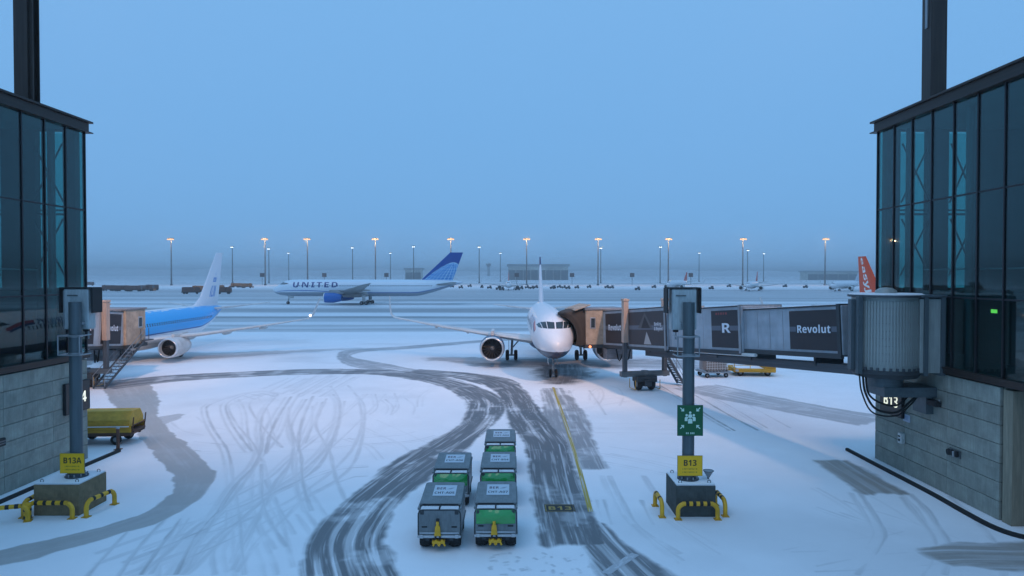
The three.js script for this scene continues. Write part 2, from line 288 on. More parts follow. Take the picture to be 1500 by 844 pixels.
  for (let k = 0; k < 45; k++) { const x = rr(-1, 3), z = rr(-22.9, -21.1), a = rr(0, 6.3), l = rr(.08, .22); stroke([[x, z], [x + l * Math.cos(a), z + l * Math.sin(a)]], () => .11, rr(.12, .35), 0, 0, .03, .04); } // footprints and clods
  seed = keep;
  const col = new Uint8Array(w * h * 4), rgh = new Uint8Array(w * h * 4), bmp = new Uint8Array(w * h * 4);
  for (let j = 0; j < h; j++) for (let i = 0; i < w; i++) {
    const o = j * w + i, X = x0 + (i + .5) * dx, Z = z0 + (j + .5) * dz, d = -Z;
    let b = bare[o];
    if (d > 100) { const n = fbm(X * .006 + 5, d * .11, 4), n2 = fbm(X * .03, d * .05 + 40, 3); b = Math.max(b, clamp(farBare(d + (n2 - .5) * 6) * (.35 + 1.3 * n))); }
    else { const drift = fbm(X * .09 + 3, Z * .16 + 8, 4); b = Math.max(b, sstep(.56, .8, drift) * .14); }
    const n1 = fbm(X * .8 + 20, Z * .8, 3), gr = lat(i * 7 + j, j * 3 + (i >> 3)), fl = fbm(X * 3.1, Z * 3.1 + 60, 3);
    const sn = .83 + (n1 - .5) * .06 + (gr - .5) * .035, wm = warm[o];
    const as = .10 + (fl - .5) * .05 + (gr - .5) * .035;
    const ar = as * lerp(1, 2.2, wm), ag = as * lerp(1.02, 1.7, wm), ab = as * lerp(1.08, 1.15, wm);  // browner asphalt; left road has warm reflected light painted in over sandy grit
    const grassy = d > 640 ? .45 : 0;
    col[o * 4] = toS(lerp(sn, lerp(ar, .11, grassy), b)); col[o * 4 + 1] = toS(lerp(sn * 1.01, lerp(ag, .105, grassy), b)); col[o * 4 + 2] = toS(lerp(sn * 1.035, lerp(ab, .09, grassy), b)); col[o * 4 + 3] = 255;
    const rv = lerp(225, 120 + 60 * fl, b); rgh[o * 4] = rgh[o * 4 + 1] = rgh[o * 4 + 2] = rv; rgh[o * 4 + 3] = 255;
    const bv = clamp((1 - b) * .72 + (n1 - .5) * .22 + (fl - .5) * .2 * (1 - b * .6) + (gr - .5) * .06) * 255; bmp[o * 4] = bmp[o * 4 + 1] = bmp[o * 4 + 2] = bv; bmp[o * 4 + 3] = 255;
  }
  const mk = (d, s) => { const t = new THREE.DataTexture(d, w, h); t.magFilter = THREE.LinearFilter; t.minFilter = THREE.LinearMipmapLinearFilter; t.generateMipmaps = true; if (s) t.colorSpace = THREE.SRGBColorSpace; t.needsUpdate = true; return t; };
  return new THREE.MeshStandardMaterial({ map: mk(col, true), roughnessMap: mk(rgh), roughness: 1, bumpMap: mk(bmp), bumpScale: fine ? .035 : .03 });
}
function sheet(x0, x1, z0, z1, y) { return grid(4, 4, (u, v) => V(lerp(x0, x1, u), y, lerp(z0, z1, v)), (u, v) => [u, v]).applyMatrix4(new THREE.Matrix4()); }
function up(g) { const n = g.attributes.normal; if (n.getY(0) < 0) { const ix = g.index.array; for (let i = 0; i < ix.length; i += 3) { const t = ix[i]; ix[i] = ix[i + 1]; ix[i + 1] = t; } g.computeVertexNormals(); } return g; }
{ // snowy land reaching to the horizon, then the airfield, the apron and the stand in finer and finer sheets
  const landTex = dataTex(512, 512, (i, j) => { const n = fbm(i / 30, j / 7, 5), b = clamp((n - .42) * 2.4), v = lerp(.78, .22, b); return [toS(v * .98), toS(v), toS(v * 1.03)]; });
  landTex.repeat.set(12, 30);
  structure('ground', up(sheet(-6000, 6000, -9000, 300, -.012)), mat(1, 1, 1, .95, 0, { map: landTex }));
  structure('taxiway', up(sheet(-420, 420, -900, -100, -.008)), paintGround(-420, 420, -900, -100, 1024, 2048, false));
  structure('apron', up(sheet(-78, 78, -121, 6, -.004)), paintGround(-78, 78, -121, 6, 2048, 1664, false));
  structure('stand_pavement', up(sheet(-23, 23, -42, -16, 0)), paintGround(-23, 23, -42, -16, 2048, 1152, true));
}
{ // painted markings, worn where the snow was dragged across
  const worn = (r, g, b) => { const t = dataTex(128, 512, (i, j) => { const n = fbm(i / 22, j / 40, 4), k = sstep(.52, .66, n) * .75; return [toS(lerp(r, .55, k)), toS(lerp(g, .57, k)), toS(lerp(b, .6, k))]; }); t.wrapS = t.wrapT = THREE.ClampToEdgeWrapping; return t; };
  const ly = new THREE.MeshStandardMaterial({ map: worn(.42, .32, .05), roughness: .7 }), lw = new THREE.MeshStandardMaterial({ map: worn(.42, .43, .45), roughness: .7 });
  const strip = (name, pts, w, m, y, label) => {
    const g = grid(1, pts.length - 1, (u, v) => { const k = Math.round(v * (pts.length - 1)), p = pts[k], a = pts[Math.max(0, k - 1)], b = pts[Math.min(pts.length - 1, k + 1)], dx = b[0] - a[0], dz = b[1] - a[1], L = Math.hypot(dx, dz); return V(p[0] + (u - .5) * w * -dz / L, y, p[1] + (u - .5) * w * dx / L); });
    const o = structure(name, up(g), m); o.userData.label = label; return o;
  };
  strip('lead_in_line', smooth([[3.42, -57], [3.4, -50], [3.35, -42], [3.25, -34], [3.08, -26.85]], 5), .2, ly, .006, 'yellow lead-in line painted on the swept asphalt');
  strip('stand_line', [[2.57, -37.67], [2.5, -31], [2.42, -25.25]], .07, lw, .006, 'thin white line painted beside the yellow lead-in line');
  strip('stop_bar', [[2.9, -21.25], [4.1, -22.75]], .3, lw, .006, 'short white bar painted across the swept road');
  const t = canvasTex(512, 384, (g, w, h) => {
    g.fillStyle = '#23252a'; g.fillRect(0, 0, w, h); g.strokeStyle = '#8c7a3c'; g.lineWidth = 22; g.strokeRect(18, 26, w - 36, h - 52);
    g.fillStyle = '#a8904a'; g.font = 'bold 250px sans-serif'; g.textAlign = 'center'; g.textBaseline = 'middle'; g.save(); g.translate(w / 2, h / 2 + 6); g.fillText('B13', 0, 0, w - 90); g.restore();
    for (let k = 0; k < 900; k++) { g.fillStyle = `rgba(40,42,48,${.15 + .5 * rnd()})`; g.fillRect(rnd() * w, rnd() * h, 2 + rnd() * 22, 1 + rnd() * 4); }
  });
  const g = grid(1, 1, (u, v) => V(lerp(1.3, 2.5, u), .006, lerp(-26.85, -27.72, v)));
  const o = structure('stand_number_marking', up(g), printed(t, .75)); o.userData.label = 'dark stand number box painted B13 in yellow on the asphalt';
}

/* ------------------------------------------------------------------ far land: wooded rises, hangars, tower */
{
  const hillTex = dataTex(512, 64, (i, j) => { const n = fbm(i / 6, j / 6, 4), v = .5 + .3 * n; return [toS(v * .95), toS(v), toS(v * 1.05)]; });
  hillTex.repeat.set(20, 1);
  const hillMat = mat(1, 1, 1, 1, 0, { map: hillTex });
  const ridge = (z, depth, base, amp, ph) => structure('hills', up(grid(260, 6, (u, v) => { const x = lerp(-3600, 3600, u), hgt = (base + amp * (fbm(x * .0021 + ph, ph, 4) - .4) + 7 * (noise(x * .045, ph) - .5)) * Math.sin(Math.PI * Math.min(1, v + .0001)); return V(x, Math.max(-.5, hgt), z - depth * (v - .5)); })), hillMat);
  ridge(-2900, 500, 34, 46, 3.1); ridge(-1900, 160, 8, 8, 8.4);
}
{
  const hangar = (label, x, z, w, h, d, doors) => {
    const t = thing('hangar', label, 'hangar', [x, 0, z]);
    part(t, 'wall', box(w, h * .86, d, 0, h * .43, 0), M.hangar);
    part(t, 'roof', box(w + 6, h * .14, d + 6, 0, h * .93, 0), M.hangarDark);
    for (let k = 0; k < doors; k++) part(t, 'door', box(w / doors - 1.5, h * .62, 1, -w / 2 + (k + .5) * w / doors, h * .31, d / 2 + .5), M.interiorPale);
    return t;
  };
  hangar('long pale hangar with a row of doors, far beyond the light masts', 56, -1500, 128, 34, 60, 8);
  hangar('small grey hangar far behind the taxiing blue-tailed airliner', -213, -1500, 34, 26, 30, 2);
  hangar('low dim building on the horizon beside the orange-tailed airliner', 700, -1500, 130, 20, 40, 6);
  const t = thing('control_tower', 'faint slim tower in the haze between two light masts', 'tower', [-78, 0, -2300]);
  part(t, 'shaft', cyl(5, 4, 40, 0, 20, 0), M.hangarDark); part(t, 'cab', cyl(6, 9, 8, 0, 44, 0), M.interiorPale); part(t, 'roof', cyl(9.4, 8.4, 2, 0, 49, 0), M.hangarDark);
}

/* ------------------------------------------------------------------ glazed gate pavilions on concrete bases */
const GL0 = 5.25, GL1 = 8.35, GL2 = 12.55, GL3 = 16.45;
function pavilion(sx, wallX, label, baseEnd, ends) { // local x runs away from the apron, local z towards the terminal; far corner at the origin
  const t = thing('gate_pavilion', label, 'building', [wallX, 0, -34.8]);
  const B = (w, h, d, x, y, z) => box(w, h, d, sx * x, y, z);
  const W = 10, D = 21, bays = 14;
  // concrete base: separate panels with open joints before a dark backing
  part(t, 'base_core', B(W - .3, GL0 - .25, baseEnd - .12, W / 2 + .12, (GL0 - .25) / 2, baseEnd / 2), M.joint);
  const rows = 7, rh = (GL0 - .2) / rows, cols = [0, 2.6, 5.75, baseEnd];
  const pm = [0, 1, 2].map(k => { const m = M.concrete.clone(); m.color.multiplyScalar([.93, 1, 1.06][k]); return m; });
  for (let r = 0; r < rows; r++) for (let c = 0; c < cols.length - 1; c++) {
    const a = cols[c] + .008, b = cols[c + 1] - .008;
    const g = rbox(.12, rh - .022, b - a, sx * .06, (r + .5) * rh, (a + b) / 2, .008, 1), uv = g.attributes.uv, p = g.attributes.position;
    for (let i = 0; i < uv.count; i++) uv.setXY(i, p.getZ(i) * .3 + c * .37, p.getY(i) * .3 + r * .21);
    part(t, 'concrete_panel', g, pm[(r * 2 + c + (r * c) % 2) % 3]);
  }
  for (let r = 0; r < rows; r++) for (let k = 0; k < 3; k++) { part(t, 'end_panel', B((W - .4) / 3 - .02, rh - .022, .12, .14 + (k + .5) * (W - .4) / 3, (r + .5) * rh, -.07), pm[(r + k) % 3]); part(t, 'end_panel', B((W - .4) / 3 - .02, rh - .022, .12, .14 + (k + .5) * (W - .4) / 3, (r + .5) * rh, baseEnd + .06), pm[(r + k + 1) % 3]); }
  part(t, 'corner_column', rbox(.5, GL0 - .25, .5, sx * .27, (GL0 - .25) / 2, baseEnd + .38, .02), mat(.42, .37, .29, .85, 0, { map: concreteTex }));
  part(t, 'recess_wall', B(.3, GL0 - .25, D - baseEnd - .8, 2.6, (GL0 - .25) / 2, baseEnd + .7 + (D - baseEnd) / 2), M.concreteWarm);
  // sill, soffit, roof edge
  part(t, 'floor_slab', B(W - .1, .3, D, W / 2, GL0 - .02, D / 2), M.interior);
  part(t, 'sill', [B(.16, .22, D + .1, -.06, GL0 - .02, D / 2), B(.22, .05, D + .14, -.1, GL0 + .12, D / 2)], M.bronze);
  part(t, 'roof', B(W - .3, .3, D - .2, W / 2, GL3 + .3, D / 2), M.interiorPale);
  part(t, 'parapet', [B(.3, .46, D + .3, .08, GL3 + .28, D / 2 - .1), B(W, .46, .3, W / 2 + .1, GL3 + .28, -.05), B(.3, .46, D + .3, W, GL3 + .28, D / 2 - .1)], M.bronze);
  part(t, 'coping', [B(.52, .09, D + .6, .06, GL3 + .56, D / 2 - .12), B(W, .09, .5, W / 2, GL3 + .562, -.1), B(.44, .05, D + .5, -.02, GL3 + .025, D / 2 - .1)], M.bronze);
  part(t, 'middle_floor', B(W - 2.2, .28, D - .4, W / 2 + .8, GL1 + .05, D / 2), M.interior);
  part(t, 'gallery_floor', B(3.2, .22, D - 6, W - 2, GL2 - .1, D / 2 + 2.6), M.interior);
  // facade grid
  for (let k = 0; k <= bays; k++) part(t, 'mullion', B(.15, GL3 - GL0, .07, .04, (GL3 + GL0) / 2, k * 1.5), M.mullion);
  for (const y of [GL1, GL2]) part(t, 'transom', B(.11, .07, D, .045, y, D / 2), M.mullion);
  const lv = [GL0 + .14, GL1, GL2, GL3];
  for (let k = 0; k < bays; k++) for (let s = 0; s < 3; s++) part(t, 'glass_pane', B(.02, lv[s + 1] - lv[s] - .07, 1.43, .02, (lv[s] + lv[s + 1]) / 2, (k + .5) * 1.5), M.glass);
  for (let k = 0; k < 6; k++) { for (let s = 0; s < 3; s++) part(t, 'end_pane', B(W / 6 - .08, lv[s + 1] - lv[s] - .07, .02, (k + .5) * W / 6, (lv[s] + lv[s + 1]) / 2, -.02), M.glass); part(t, 'end_mullion', B(.07, GL3 - GL0, .15, (k + 1) * W / 6, (GL3 + GL0) / 2, -.02), M.mullion); }
  for (const y of [GL1, GL2]) part(t, 'end_transom', B(W, .07, .11, W / 2, y, -.02), M.mullion);
  // far side: piers with glazed slots, solid beyond
  for (let k = 0; k < 4; k++) part(t, 'pier', B(.5, GL3 - GL0, 1.5, W - .3, (GL3 + GL0) / 2, .75 + k * 3), M.interior);
  for (let k = 0; k < 3; k++) { part(t, 'side_pane', B(.02, GL3 - GL1 - 1.6, 1.5, W - .2, (GL3 + GL1) / 2 - .5, 2.25 + k * 3), M.glass); part(t, 'head_panel', B(.5, .9, 1.5, W - .3, GL3 - .45, 2.25 + k * 3), M.interior); part(t, 'spandrel', B(.48, GL1 + .6 - GL0, 1.5, W - .3, (GL1 + .6 + GL0) / 2, 2.25 + k * 3), M.interior); }
  // far end: dark piers with tall glazed slots, braced behind the glass
  for (const [a, b] of ends) part(t, 'end_pier', B(b - a, GL3 - GL0, .4, (a + b) / 2, (GL3 + GL0) / 2, .42), M.interior);
  for (let k = 0; k < ends.length - 1; k++) {
    const a = ends[k][1], b = ends[k + 1][0];
    part(t, 'end_spandrel', B(b - a, GL1 + .3 - GL0, .38, (a + b) / 2, (GL1 + .3 + GL0) / 2, .42), M.interior);
    for (const [y0, y1] of [[GL2 + .3, GL3 - .7], [GL1 + .9, GL2 - .5]]) { part(t, 'brace', bar(V(sx * a, y0, .7), V(sx * b, y1, .7), .045), M.mullion); part(t, 'brace', bar(V(sx * a, y1, .78), V(sx * b, y0, .78), .045), M.mullion); }
    part(t, 'tie_bar', B(b - a, .1, .12, (a + b) / 2, GL2 - .25, .5), M.mullion);
  }
  part(t, 'side_wall', B(.5, GL3 - GL0, D - 10.5, W - .3, (GL3 + GL0) / 2, 10.5 + (D - 10.5) / 2), M.interior);
  part(t, 'gate_wall', B(.3, GL1 - GL0 - .3, D - 2.2, 3.1, (GL1 + GL0) / 2, 1.4 + D / 2), mat(.06, .045, .038, .8));
  part(t, 'back_wall', B(W - .6, GL3 - GL0, .3, W / 2, (GL3 + GL0) / 2, D - .2), M.interior);
  for (let k = 0; k < 4; k++) {
    const z = .9 + k * 4.5;
    part(t, 'column', cyl(.17, .17, GL3 - GL0, sx * 1.1, (GL3 + GL0) / 2, z), M.steel);
    if (k < 3) for (const [y0, y1] of [[GL1, GL2 - .4], [GL2 + .2, GL3 - .4]]) { part(t, 'brace', bar(V(sx * (W - .9), y0, z + .2), V(sx * (W - .9), y1, z + 4.3), .05), M.mullion); part(t, 'brace', bar(V(sx * (W - .9), y1, z + .2), V(sx * (W - .8), y0, z + 4.3), .05), M.mullion); }
  }
  for (let k = 0; k < 4; k++) part(t, 'handrail', bar(V(sx * 1.8, GL1 + 1.2, 1 + k * 4.6), V(sx * 1.8, GL1 + 1.2, 5.4 + k * 4.6), .03), M.galv);
  return t;
}
pavilion(1, 18.4, 'dark glazed gate pavilion on concrete base beside the gate B13 mast', 8.9, [[.12, .8], [2.2, 3.2], [4.45, 9.4]]);
pavilion(-1, -21.5, 'dark glazed gate pavilion on concrete base behind the B13A stand mast', 14.5, [[.12, .62], [2.1, 3.8], [5.3, 9.4]]);

// roof pylons carrying the apron floodlights
function pylon(x, z, label, aim, power, near) {
  const t = thing('roof_pylon', label, 'pylon', [x, GL3 + .4, z], 0, 'floodlight pylons on the pavilion roofs');
  const H = 13.5;
  part(t, 'shaft', rbox(.62, H, .7, 0, H / 2, 0, .02), M.bronze);
  part(t, 'flange', [box(.2, H, .05, .38, H / 2, -.2), box(.2, H, .05, .38, H / 2, .2)], M.bronze);
  part(t, 'cable_tray', box(.05, H - 4, .16, -.34, H / 2 + 1.5, .05), M.galv);
  part(t, 'crossarm', box(3.4, .2, .25, 0, H + .1, 0), M.bronze);
  for (let k = 0; k < 3; k++) {
    const lx = -1.3 + k * 1.3, f = part(t, 'floodlight', rbox(.7, .5, .28, lx, H - .2, -.3, .04), M.steel);
    part(f, 'lamp_lens', box(.6, .4, .02, lx, H - .2, -.45), M.lampWarm);
  }
  const s = new THREE.SpotLight(new THREE.Color(1, .62, .42), power, 0, 1.0, .9, 2);
  s.position.set(0, H - .2, -.75); s.castShadow = true; s.shadow.radius = 45;
  s.target.position.set(aim[0] - x, -GL3, aim[1] - z); t.add(s, s.target);
  const n = new THREE.SpotLight(new THREE.Color(1, .6, .4), near[2], 0, near[3], 1, 2); // the middle floodlight, turned to the parked aircraft
  n.position.set(.4, H - .2, -.75); n.castShadow = true; n.shadow.radius = 30; n.target.position.set(near[0] - x, 3 - GL3, near[1] - z); t.add(n, n.target);
  return t;
}
pylon(18.95, -31.2, 'dark steel pylon on the roof of the pavilion with the B13 gate sign', [5, -64], 900, [5, -62, 1900, .42]);
pylon(-21.95, -31.3, 'dark steel pylon on the roof of the pavilion behind the B13A mast', [-20, -60], 1350, [-36, -66, 2000, .36]);

// gate number signs on the concrete bases
const gateSign = (text, x, z, turn, w, h, label) => {
  const t = thing('gate_sign', label, 'sign', [x, 3.3, z], turn);
  part(t, 'sign_box', rbox(w, h, .14, 0, 0, 0, .02), M.black);
  const tex = canvasTex(512, Math.round(512 * h / w), (g, W, H) => { g.fillStyle = '#0c0d10'; g.fillRect(0, 0, W, H); g.fillStyle = '#f4f2dc'; g.font = `bold ${Math.round(H * .52)}px sans-serif`; g.textAlign = 'center'; g.textBaseline = 'middle'; g.fillText(text, W / 2, H * .54); });
  part(t, 'lit_sign_face', new THREE.PlaneGeometry(w - .06, h - .06).translate(0, 0, .075), new THREE.MeshStandardMaterial({ map: tex, emissiveMap: tex, emissive: new THREE.Color(1, 1, .9), emissiveIntensity: .8, roughness: .4 }));
  return t;
};
gateSign('B13', 18.3, -33.1, -Math.PI / 2, 1.9, 1.5, 'black gate sign with lit white B13 under the bridge rotunda');
gateSign('B14', -21.4, -33.8, Math.PI / 2, 1.9, 1.5, 'black gate sign with lit white number, half behind the B13A mast');

// fittings on the right base
{
  const s = thing('wall_box', 'small white call box with black buttons on the concrete wall', 'box', [18.39, 1.62, -32.25], -Math.PI / 2);
  part(s, 'case', rbox(.3, .48, .2, 0, 0, .1, .03), M.white); part(s, 'button', [cyl(.06, .06, .03, 0, -.08, .21, 'z'), box(.14, .06, .03, 0, .1, .21)], M.black);
  const p = thing('wall_plate', 'small pale notice plate on the concrete wall above the call box', 'plate', [18.39, 2.62, -32.0], -Math.PI / 2);
  part(p, 'plate', box(.55, .34, .02, 0, 0, .01), mat(.40, .46, .56, .5));
  part(p, 'print', new THREE.PlaneGeometry(.4, .2).translate(-.03, 0, .0225), printed(canvasTex(128, 64, (g, w, h) => { g.fillStyle = '#8fa0b8'; g.fillRect(0, 0, w, h); g.fillStyle = '#26344a'; g.font = 'bold 40px sans-serif'; g.fillText('▲ ▲▲', 8, 46); })));
  const q = thing('cable_bracket', 'dark cluster of sockets and short cables on the concrete wall', 'socket', [18.39, 1.9, -28.45], -Math.PI / 2);
  part(q, 'back_plate', box(.7, .3, .05, 0, 0, .025), M.steel);
  for (let k = 0; k < 4; k++) part(q, 'socket', rbox(.12, .24, .12, -.25 + k * .16, -.02 + .03 * (k % 2), .11, .02), k === 2 ? M.galv : M.black);
  part(q, 'cable', tube([V(-.34, .1, .06), V(-.45, .02, .1), V(-.36, -.14, .12), V(-.25, -.1, .1)], .02), M.black);
  const v = thing('wall_lamp', 'dark unlit bulkhead lamp on the left pavilion wall', 'lamp', [-21.39, 2.3, -28.6], Math.PI / 2);
  part(v, 'housing', rbox(.46, .34, .16, 0, 0, .08, .04), M.black); part(v, 'grille', [box(.36, .05, .03, 0, .05, .17), box(.36, .05, .03, 0, -.05, .17)], M.steel);
  const e = thing('exit_sign', 'small green lit exit sign inside the dark gate corridor', 'sign', [19.7, 7.8, -28.1], -Math.PI / 2);
  part(e, 'sign_case', rbox(.42, .2, .06, 0, 0, 0, .01), M.black); part(e, 'lit_sign_face', box(.36, .15, .01, 0, 0, .035), M.exitGlow);
}
// low dark rubbing kerbs along both bases
function kerb(label, pts) {
  const t = thing('kerb_rail', label, 'kerb', [0, 0, 0]);
  const P = smooth(pts, 4);
  const prof = [[-.09, 0], [-.09, .1], [-.05, .14], [.05, .14], [.09, .1], [.09, 0]];
  part(t, 'rail', grid(prof.length - 1, P.length - 1, (u, v) => { const k = Math.round(v * (P.length - 1)), a = P[Math.max(0, k - 1)], b = P[Math.min(P.length - 1, k + 1)], dx = b[0] - a[0], dz = b[1] - a[1], L = Math.hypot(dx, dz), q = prof[Math.round(u * (prof.length - 1))]; return V(P[k][0] - dz / L * q[0], q[1], P[k][1] + dx / L * q[0]); }), M.rubber);
  return t;
}
kerb('low black kerb rail bending along the pavilion with the call box', [[17.74, -36.35], [17.72, -33], [17.72, -29.1], [17.6, -26.6], [17.62, -24.9], [18.1, -24.0], [19.2, -23.6]]);
kerb('low black kerb rail along the pavilion behind the B13A mast', [[-20.83, -22.0], [-20.8, -28.06], [-20.72, -33], [-20.64, -36.07]]);
{
  const p = thing('marker_post', 'short rusty red post at the end of the kerb rail', 'post', [-20.95, 0, -36.5]);
  part(p, 'post', cyl(.09, .08, 1.15, 0, .575, 0), M.rust); part(p, 'foot_plate', box(.32, .04, .32, 0, .02, 0), M.rust); part(p, 'cap', lathe([[0, 1.2], [.07, 1.19], [.1, 1.15], [.1, 1.12]], 12), M.galv);
}

/* ------------------------------------------------------------------ docking display masts on concrete blocks */
function hoop(label, x, z, turn, w, h, bands) {
  const t = thing('bumper_hoop', label, 'bumper', [x, 0, z], turn, 'yellow bumper hoops round the mast blocks');
  const c = .28, pts = [V(-w / 2, -.02, 0), V(-w / 2, h - c, 0)];
  for (let k = 1; k < 6; k++) { const a = k / 6 * Math.PI / 2; pts.push(V(-w / 2 + c - c * Math.cos(a), h - c + c * Math.sin(a), 0)); }
  pts.push(V(-w / 2 + c, h, 0), V(w / 2 - c, h, 0));
  for (let k = 1; k < 6; k++) { const a = k / 6 * Math.PI / 2; pts.push(V(w / 2 - c + c * Math.sin(a), h - c + c * Math.cos(a), 0)); }
  pts.push(V(w / 2, h - c, 0), V(w / 2, -.02, 0));
  part(t, 'rail', tube(pts, .085, 60, 12), M.yellow);
  for (let k = 0; k < bands; k++) part(t, 'black_band', cyl(.088, .088, .13, (k - (bands - 1) / 2) * (w - .7) / Math.max(1, bands - 1), h, 0, 'x', 14), M.black);
  for (const s of [-1, 1]) part(t, 'foot_plate', box(.26, .03, .26, s * w / 2, .015, 0), M.yellowDull);
  return t;
}
function signTex(w, h, draw) { return printed(canvasTex(w, h, draw), .5); }
const yellowSign = text => signTex(384, 300, (g, w, h) => {
  g.fillStyle = '#f2b90a'; g.fillRect(0, 0, w, h); g.strokeStyle = '#a88f14'; g.lineWidth = 4; g.strokeRect(6, 6, w - 12, h - 12); g.fillStyle = '#1b1a12'; g.textAlign = 'center'; g.textBaseline = 'middle';
  g.font = 'bold 122px sans-serif'; g.fillText(text, w / 2, h * .36, w - 60);
  g.fillStyle = '#a8881a'; g.font = '34px sans-serif'; for (const y of [.62, .78]) for (let k = 0; k < 11; k++) g.fillRect(w * .2 + k * 21, h * y, 8 + (k * 7) % 9, 24 - (k * 5) % 8); // two lines too small to read
});
const assemblySign = () => signTex(384, 448, (g, w, h) => {
  g.fillStyle = '#0b5a32'; g.fillRect(0, 0, w, h); g.strokeStyle = g.fillStyle = '#cfe6d8'; g.lineWidth = 15; g.lineCap = 'butt';
  for (const [sx, sy] of [[-1, -1], [1, -1], [-1, 1], [1, 1]]) { const cx = w / 2 + sx * 100, cy = 190 + sy * 108; g.beginPath(); g.moveTo(cx + sx * 50, cy + sy * 46); g.lineTo(cx, cy); g.stroke(); g.beginPath(); g.moveTo(cx - sx * 8 + sx * 44, cy); g.lineTo(cx - sx * 8, cy); g.moveTo(cx, cy - sy * 8 + sy * 44); g.lineTo(cx, cy - sy * 8); g.stroke(); }
  const man = (x, y, s) => { g.beginPath(); g.arc(x, y, 19 * s, 0, 7); g.fill(); g.beginPath(); g.roundRect(x - 30 * s, y + 25 * s, 60 * s, 66 * s, [22 * s, 22 * s, 0, 0]); g.fill(); };
  man(w / 2, 108, .95); g.strokeStyle = '#0b5a32'; man(w / 2 - 54, 146, .95); man(w / 2 + 54, 146, .95); g.fillStyle = '#0b5a32'; g.beginPath(); g.roundRect(w / 2 - 40, 178, 80, 90, 26); g.fill(); g.fillStyle = '#cfe6d8'; man(w / 2, 168, 1.1);
  for (const x of [0, 24, 66, 88, 112]) g.fillRect(w / 2 - 62 + x, 398, 13, 26); // a caption too small to read
});
function mast(x, z, label, blockLabel, text, signLabel, bx, bz, bw, bd, withGreen) {
  const b = thing('concrete_block', blockLabel, 'block', [bx, 0, bz]);
  part(b, 'block', rbox(bw, 1.2, bd, 0, .6, 0, .03), withGreen ? M.concreteDark : M.concreteWarm);
  part(b, 'snow_cap', rbox(bw - .03, .07, bd - .03, 0, 1.225, 0, .03), M.snow);
  for (let k = 0; k < 4; k++) part(b, 'lifting_eye', new THREE.TorusGeometry(.06, .015, 6, 12).translate((k % 2 ? 1 : -1) * (bw / 2 - .2), 1.3, (k < 2 ? 1 : -1) * (bd / 2 - .2)), M.steel);
  const t = thing('display_mast', label, 'mast', [x, 1.26, z]);
  part(t, 'base_flange', [cyl(.42, .42, .05, 0, .025, 0), cyl(.3, .26, .2, 0, .14, 0)], M.bridgeSteel);
  for (let k = 0; k < 10; k++) part(t, 'bolt', cyl(.03, .03, .1, .36 * Math.cos(k * .628), .09, .36 * Math.sin(k * .628), 'y', 6), M.galv);
  part(t, 'pole', cyl(.235, .225, 6.9, 0, 3.5, 0, 'y', 28), M.poleGrey);
  // display cabinet seen from its back, above a wire frame
  const c = part(t, 'cabinet', rbox(1.0, 1.62, .5, -.12, 6.65, -.5, .05), M.boxGrey);
  part(c, 'cabinet_hood', [box(1.3, .06, .66, -.12, 7.5, -.56), box(.06, 1.0, .66, -.77, 7.0, -.56), box(.06, 1.0, .66, .53, 7.0, -.56)], M.black);
  part(c, 'handle', box(.4, .05, .04, -.25, 7.2, -.23), M.steel); part(c, 'hinge_strip', box(.03, 1.5, .03, -.6, 6.65, -.235), M.galv);
  for (const q of [-.42, .2]) part(c, 'latch', box(.2, .1, .12, q, 5.8, -.4), M.black);
  part(t, 'bracket', [bar(V(-.4, 5.45, -.45), V(-.4, 5.9, -.45), .03), bar(V(.25, 5.45, -.45), V(.25, 5.9, -.45), .03), box(.5, .12, .3, 0, 6.1, -.2)], M.galv);
  const f = [[-.5, 5.62], [.34, 5.62], [.34, 4.86], [-.5, 4.86]];
  part(t, 'wire_frame', [...f.map((p, k) => { const q = f[(k + 1) % 4]; return bar(V(p[0], p[1], .3), V(q[0], q[1], .3), .028); }), ...f.map(p => bar(V(p[0], p[1], .3), V(p[0], p[1], -.45), .028))], M.galv);
  for (const q of [5.6, 4.9]) part(t, 'collar', cyl(.26, .26, .09, 0, q, 0), M.galv);
  const s = thing('stand_sign', signLabel, 'sign', [x, 1.85, z + .27]);
  part(s, 'plate', box(.98, .8, .03, 0, 0, 0), M.steel); part(s, 'face', new THREE.PlaneGeometry(.97, .79).translate(0, 0, .018), yellowSign(text));
  part(s, 'clamp', [box(.5, .06, .05, 0, .2, -.03), box(.5, .06, .05, 0, -.2, -.03)], M.galv);
  if (withGreen) {
    const q = thing('assembly_sign', 'green assembly point sign with arrows and figures on the B13 mast', 'sign', [x, 3.62, z + .27]);
    part(q, 'plate', box(1.0, 1.2, .03, 0, 0, 0), M.steel); part(q, 'face', new THREE.PlaneGeometry(.99, 1.19).translate(0, 0, .018), assemblySign());
    part(q, 'clamp', [box(.5, .06, .05, 0, .35, -.03), box(.5, .06, .05, 0, -.35, -.03)], M.galv);
  }
}
mast(6.93, -27.0, 'grey mast with display cabinet carrying the green and yellow signs', 'dark stained concrete block with snowy top under the B13 mast', 'B13', 'yellow stand sign reading B13 on the mast', 7.05, -27.15, 1.52, 1.75, true);
mast(-17.35, -27.35, 'grey mast with display cabinet before the left pavilion', 'brown tinted concrete block with snowy top under the B13A mast', 'B13A', 'yellow stand sign reading B13A on the mast', -17.55, -27.3, 1.76, 1.8, false);
{
  const t = thing('flood_lamp', 'small grey lamp on a bracket at the corner of the B13 block', 'lamp', [7.72, 1.26, -27.0]);
  part(t, 'bracket', box(.06, .1, .06, 0, .05, 0), M.steel); part(t, 'shade', cyl(.05, .2, .26, 0, .2, .04, 'y', 14), M.galv); part(t, 'rim', new THREE.TorusGeometry(.2, .015, 6, 18).rotateX(Math.PI / 2).translate(0, .33, .04), M.steel);
}
hoop('yellow bumper hoop with four black bands before the B13 block', 7.05, -26.0, 0, 1.5, .6, 4);
